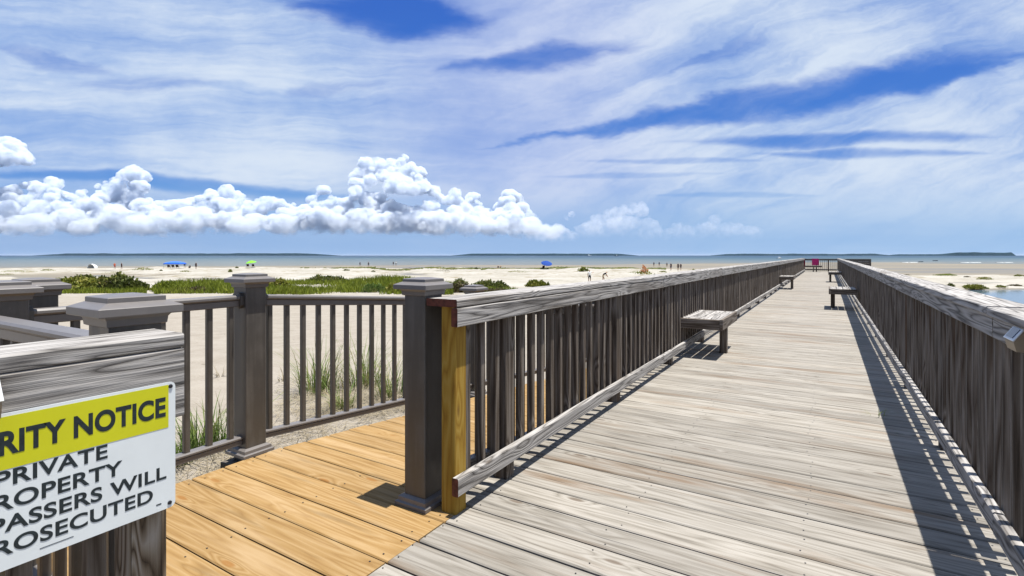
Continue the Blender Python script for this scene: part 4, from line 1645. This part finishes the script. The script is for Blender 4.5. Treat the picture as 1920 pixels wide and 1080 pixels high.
def build_people():
    person_mesh('stand', 'white', 'black', 0)
    PP = [  # px, foot py, height px (0 = true size), pose, shirt, shorts, yaw, label
        (215, 505, 0, 'stand', 'orange', 'red', .4, 'person in orange standing on the beach at the left'),
        (228, 505, 0, 'stand', 'black', 'dark', -.3, 'person in dark clothes standing beside the one in orange'),
        (346, 502.5, 0, 'stand', 'grey', 'navy', .3, 'person standing just right of the blue canopy'),
        (356, 503, 0, 'sit', 'dark', 'black', 1.0, 'person in dark clothes sitting right of the blue canopy'),
        (367.5, 505, 0, 'stand', 'black', 'dark', 0, 'person in black standing farthest right of the blue canopy'),
        (675, 499.5, 0, 'stand', 'navy', 'dark', 0, 'small dark figure at the water edge, left of the big dark one'),
        (691, 500.5, 0, 'stand', 'black', 'black', .2, 'person all in black standing at the water edge'),
        (737.5, 498.5, 0, 'stand', 'black', 'dark', .5, 'person in dark clothes walking beside one in white'),
        (742.5, 498.5, 0, 'stand', 'white', 'grey', .5, 'person in a white shirt walking at the water edge'),
        (934, 503.5, 0, 'sit', 'dark', 'tan', .5, 'left one of two people sitting on the wrack line'),
        (938.5, 503.5, 0, 'sit', 'tan', 'dark', .2, 'right one of two people sitting on the wrack line'),
        (1105.5, 531, 0, 'point', 'white', 'black', 0, 'person in white shirt and black shorts holding an arm out'),
        (1132, 529, 0, 'bend', 'black', 'tan', 0, 'person in a dark top bending forward over the sand'),
        (1226, 500, 0, 'stand', 'dark', 'navy', .3, 'left one of two waders in the shallows beyond the railing'),
        (1236, 499.5, 0, 'stand', 'navy', 'dark', 0, 'right one of two waders in the shallows beyond the railing'),
        (1250.5, 501, 0, 'stand', 'grey', 'dark', 0, 'small figure walking ahead on the wet sand'),
        (1258, 507, 0, 'stand', 'dark', 'navy', .4, 'person in dark clothes walking behind the small figure'),
        (1271.5, 507.5, 0, 'stand', 'dark', 'black', .2, 'left one of a dark pair walking together on wet sand'),
        (1276.5, 507, 0, 'stand', 'black', 'dark', .2, 'right one of a dark pair walking together on wet sand')]
    for i, (px, py, hp, pose, sh, so, yaw, lb) in enumerate(PP):
        x, y, z = gp(px, py)
        me = person_mesh(pose, sh, so, i)
        me.transform(Matrix.Rotation(yaw + TH, 4, 'Z'))
        place('person', me, (x, y, z), lb, 'person', 'people on the beach')


build_people()


# ------------------------------------------------------------------ beach gear
def disc_canopy(mb, n, r, h, z0, mi=0, scal=.0):
    rings = []
    for q in (1.0, .8, .55, .3, .06):
        zz = z0 + h * (1 - q ** 1.7)
        rings.append([(r * q * math.cos(2 * math.pi * i / n), r * q * math.sin(2 * math.pi * i / n), zz - (scal * (i % 2) * q)) for i in range(n)])
    low = [(x * .98, y * .98, z - .05) for x, y, z in rings[0]]
    inner = [[(x * .97, y * .97, z - .04) for x, y, z in r_] for r_ in reversed(rings)]
    mb.loft([low] + rings + inner[:-1] + [low], cap=False, mi=mi)


def build_gear():
    steel = plain('pole_metal', (.4, .4, .4), .4, .5, .5)
    blue = plain('blue_canopy_cloth', (.03, .12, .50), .8, .2, var=.1)
    dblue = plain('dark_blue_umbrella_cloth', (.012, .05, .24), .8, .2, var=.2)
    green = plain('green_umbrella_cloth', (.16, .46, .03), .8, .2, var=.1)
    white = plain('white_tent_cloth', (.6, .62, .62), .8, .2, var=.05)
    dark = plain('dark_chair_cloth', (.03, .012, .012), .9, .1, var=.3)

    def umbrella(px, py, top_py, wpx, mat, label, tilt=(0, 0)):
        x, y, z = gp(px, py)
        m_ = (x * FW[0] + y * FW[1]) / F
        root = thing('beach_umbrella', (x, y, z), label, 'umbrella')
        hh = (py - top_py) * m_
        rad = wpx * m_ / 2
        pole = MB()
        pole.loft([[(.025 * math.cos(t), .025 * math.sin(t), zz) for t in np.arange(0, 6.28, .8)] for zz in (-.3, hh - .05)])
        o = bpy.data.objects.new('pole', pole.mesh('pole', steel))
        COL.objects.link(o)
        o.parent = root
        mb = MB()
        disc_canopy(mb, 16, rad, rad * .42, 0)
        o = bpy.data.objects.new('canopy', mb.mesh('canopy', mat))
        COL.objects.link(o)
        o.parent = root
        o.location = (0, 0, hh - rad * .42)
        o.rotation_euler = (tilt[0], tilt[1], TH)
        return root
    umbrella(471, 502, 488.7, 19, green, 'bright green beach umbrella over two low chairs', (.1, -.12))
    umbrella(1025, 505, 489.5, 21, dblue, 'dark blue beach umbrella tilted towards the camera', (.42, .12))
    # pop-up canopy
    x, y, z = gp(328, 503)
    m_ = (x * FW[0] + y * FW[1]) / F
    root = thing('beach_canopy', (x, y, z), 'wide blue pop-up canopy on the beach', 'canopy')
    w, hh = 15 * m_, 9 * m_
    mb = MB()
    prof = [(1.0, -.35), (1.0, 0), (.8, .35), (.45, .62), (.1, .75)]
    mb.loft([[(w * q * sx, w * .7 * q * sy, hh + dz * m_ * 5) for sx, sy in ((-1, -1), (1, -1), (1, 1), (-1, 1))] for q, dz in prof])
    o = bpy.data.objects.new('canopy_roof', mb.mesh('canopy_roof', blue))
    COL.objects.link(o)
    o.parent = root
    o.rotation_euler = (0, 0, TH)
    for sx, sy in ((-1, -1), (1, -1), (1, 1), (-1, 1)):
        q = MB()
        q.board((w * .96 * sx, w * .67 * sy, -.3), (w * .96 * sx, w * .67 * sy, hh - .1), .05, .05, up=(0, 1, 0))
        o = bpy.data.objects.new('leg', q.mesh('leg', steel))
        COL.objects.link(o)
        o.parent = root
        o.rotation_euler = (0, 0, TH)

    # low beach chairs
    def chair(px, py, label):
        x, y, z = gp(px, py)
        root = thing('beach_chair', (x, y, z), label, 'chair', 'low dark beach chairs')
        root.rotation_euler = (0, 0, TH + .3)
        for nm, a, b in (('seat', (0, -.3, .25), (0, .3, .3)), ('backrest', (0, -.32, .26), (0, -.6, .85))):
            mb = MB()
            mb.board(a, b, .62, .06, up=(0, .3, 1))
            o = bpy.data.objects.new(nm, mb.mesh(nm, dark))
            COL.objects.link(o)
            o.parent = root
        for sx in (-.28, .28):
            mb = MB()
            mb.board((sx, -.45, 0), (sx, .25, .26), .04, .04)
            mb.board((sx, .3, 0), (sx, -.4, .5), .04, .04)
            o = bpy.data.objects.new('leg_frame', mb.mesh('leg_frame', steel))
            COL.objects.link(o)
            o.parent = root
    for px, py, lb in ((317, 502.5, 'dark beach chair under the left side of the blue canopy'), (325, 502.6, 'dark beach chair under the middle of the blue canopy'), (333, 502.6, 'dark beach chair under the right side of the blue canopy'),
                       (465, 501.5, 'dark red beach chair left of the green umbrella pole'), (475, 501.5, 'dark red beach chair right of the green umbrella pole'), (1018, 504.5, 'low dark beach chair in front of the dark blue umbrella')):
        chair(px, py, lb)
    # little white dome tent
    x, y, z = gp(175, 503)
    root = thing('beach_tent', (x, y, z), 'small white arched beach shelter at the left', 'tent')
    root.rotation_euler = (0, 0, TH)
    mb = MB()
    rings = []
    for yy, r_ in ((-.9, .95), (-.3, 1.0), (.5, .8), (1.0, .3)):
        rings.append([(1.0 * r_ * math.cos(t), yy, 1.15 * r_ * math.sin(t)) for t in np.linspace(0, math.pi, 13)])
    v = [p for r_ in rings for p in r_]
    f = [(a * 13 + i, a * 13 + i + 1, a * 13 + 14 + i, a * 13 + 13 + i) for a in range(3) for i in range(12)]
    me = bpy.data.meshes.new('shell')
    me.from_pydata(v, [], f)
    me.materials.append(white)
    o = bpy.data.objects.new('shell', me)
    COL.objects.link(o)
    o.parent = root
    o.modifiers.new('t', 'SOLIDIFY').thickness = .04
    q = MB()
    q.board((-.93, -.9, .03), (.93, -.9, .03), .05, .05)
    o = bpy.data.objects.new('ground_bar', q.mesh('ground_bar', steel))
    COL.objects.link(o)
    o.parent = root
    # bucket by the bending person
    x, y, z = gp(1144, 529)
    mb = MB()
    mb.loft([[(r_ * math.cos(t), r_ * math.sin(t), zz) for t in np.arange(0, 6.28, .5)] for r_, zz in ((.14, 0), (.19, .3), (.17, .3), (.13, .04))])
    o = mb.build('beach_bucket', cloth('cloth_blue', CL['blue']))
    o.location = (x, y, z)
    tag(o, 'blue bucket on the sand before the bending person', 'bucket')

    # boats
    def boat(px, s, L, hull, label, cabin=True):
        t = (px - CX) / F * s
        x, y = FW * s + RT * t
        root = thing('boat', (x, y, SEA_Z), label, 'boat')
        root.rotation_euler = (0, 0, TH + .15)
        rings = []
        for q, wd, zt in ((-.5, .9, .9), (-.2, 1.0, .9), (.2, .9, 1.0), (.42, .45, 1.15), (.5, .06, 1.25)):
            wd *= L * .16
            zt *= L * .13
            rings.append([(q * L, -wd, zt), (q * L, -wd * .7, -.15), (q * L, wd * .7, -.15), (q * L, wd, zt)])
        mb = MB()
        mb.loft(rings)
        o = bpy.data.objects.new('hull', mb.mesh('hull', hull))
        COL.objects.link(o)
        o.parent = root
        if cabin:
            mb = MB()
            mb.loft([[(L * -.12 * k_, -L * .08 * k_, zz), (L * .16 * k_, -L * .08 * k_, zz), (L * .16 * k_, L * .08 * k_, zz), (L * -.12 * k_, L * .08 * k_, zz)] for k_, zz in ((1, L * .13), (.9, L * .3), (.8, L * .32))])
            o = bpy.data.objects.new('cabin', mb.mesh('cabin', white))
            COL.objects.link(o)
            o.parent = root
    dh = plain('dark_hull', (.03, .04, .06), .4, .5)
    boat(1461, 620, 7.5, white, 'small white motor boat on the sea just left of the pier end')
    boat(1727, 330, 3.2, dh, 'dark dinghy at the edge of the tidal flats', False)
    boat(1754, 390, 4.0, dh, 'dark rowing boat on the water right of the dinghy', False)
    boat(1104, 3200, 30, white, 'white ship far out below the wooded shore')
    boat(1156, 3400, 26, dh, 'dark vessel far out right of the wooded shore', True)
    # thin surf
    fm = plain('surf_foam', (.42, .44, .44), .9, .1)
    for px0, px1, s, lb in ((1690, 1722, 300, 'short white surf line off the tidal flats'), (1800, 1842, 296, 'white surf line off the flats at the right'), (1868, 1900, 299, 'surf line at the far right edge')):
        v, f = [], []
        n = 24
        for i in range(n + 1):
            t = ((px0 + (px1 - px0) * i / n) - CX) / F * s
            wv = math.sin(i * .9) * 1.2
            wd = (.9 + .7 * math.sin(i * 2.3)) * math.sin(math.pi * i / n) + .1
            for o_, zz in ((-wd, 0), (0, .3), (wd, 0)):
                p = FW * (s + wv + o_) + RT * t
                v.append((p[0], p[1], SEA_Z + .01 + zz))
        for i in range(n):
            for j in range(2):
                f.append((i * 3 + j, i * 3 + j + 1, i * 3 + 4 + j, i * 3 + 3 + j))
        tag(raw('surf', v, f, fm), lb, 'surf', kind='structure')


build_gear()


# ------------------------------------------------------------------ sea air
def build_haze():
    mt = bpy.data.materials.new('sea_haze')
    mt.use_nodes = True
    h = NT(mt.node_tree)
    h.n.remove(h.n['Principled BSDF'])
    pv = h.node('ShaderNodeVolumePrincipled')
    pv.inputs['Color'].default_value = (.80, .88, 1.0, 1)
    pv.inputs['Density'].default_value = HAZE
    h.l.new(pv.outputs[0], h.n['Material Output'].inputs['Volume'])
    a, z0, z1 = 96000, -9.0, 110.0
    v = [(x, y, z) for z in (z0, z1) for x, y in ((-a, -a), (a, -a), (a, a), (-a, a))]
    f = [(3, 2, 1, 0), (4, 5, 6, 7), (0, 1, 5, 4), (1, 2, 6, 5), (2, 3, 7, 6), (3, 0, 4, 7)]
    tag(raw('haze', v, f, mt), 'thin blue sea haze veiling the far shore', 'haze', kind='stuff')


HAZE = 5.0e-6
build_haze()
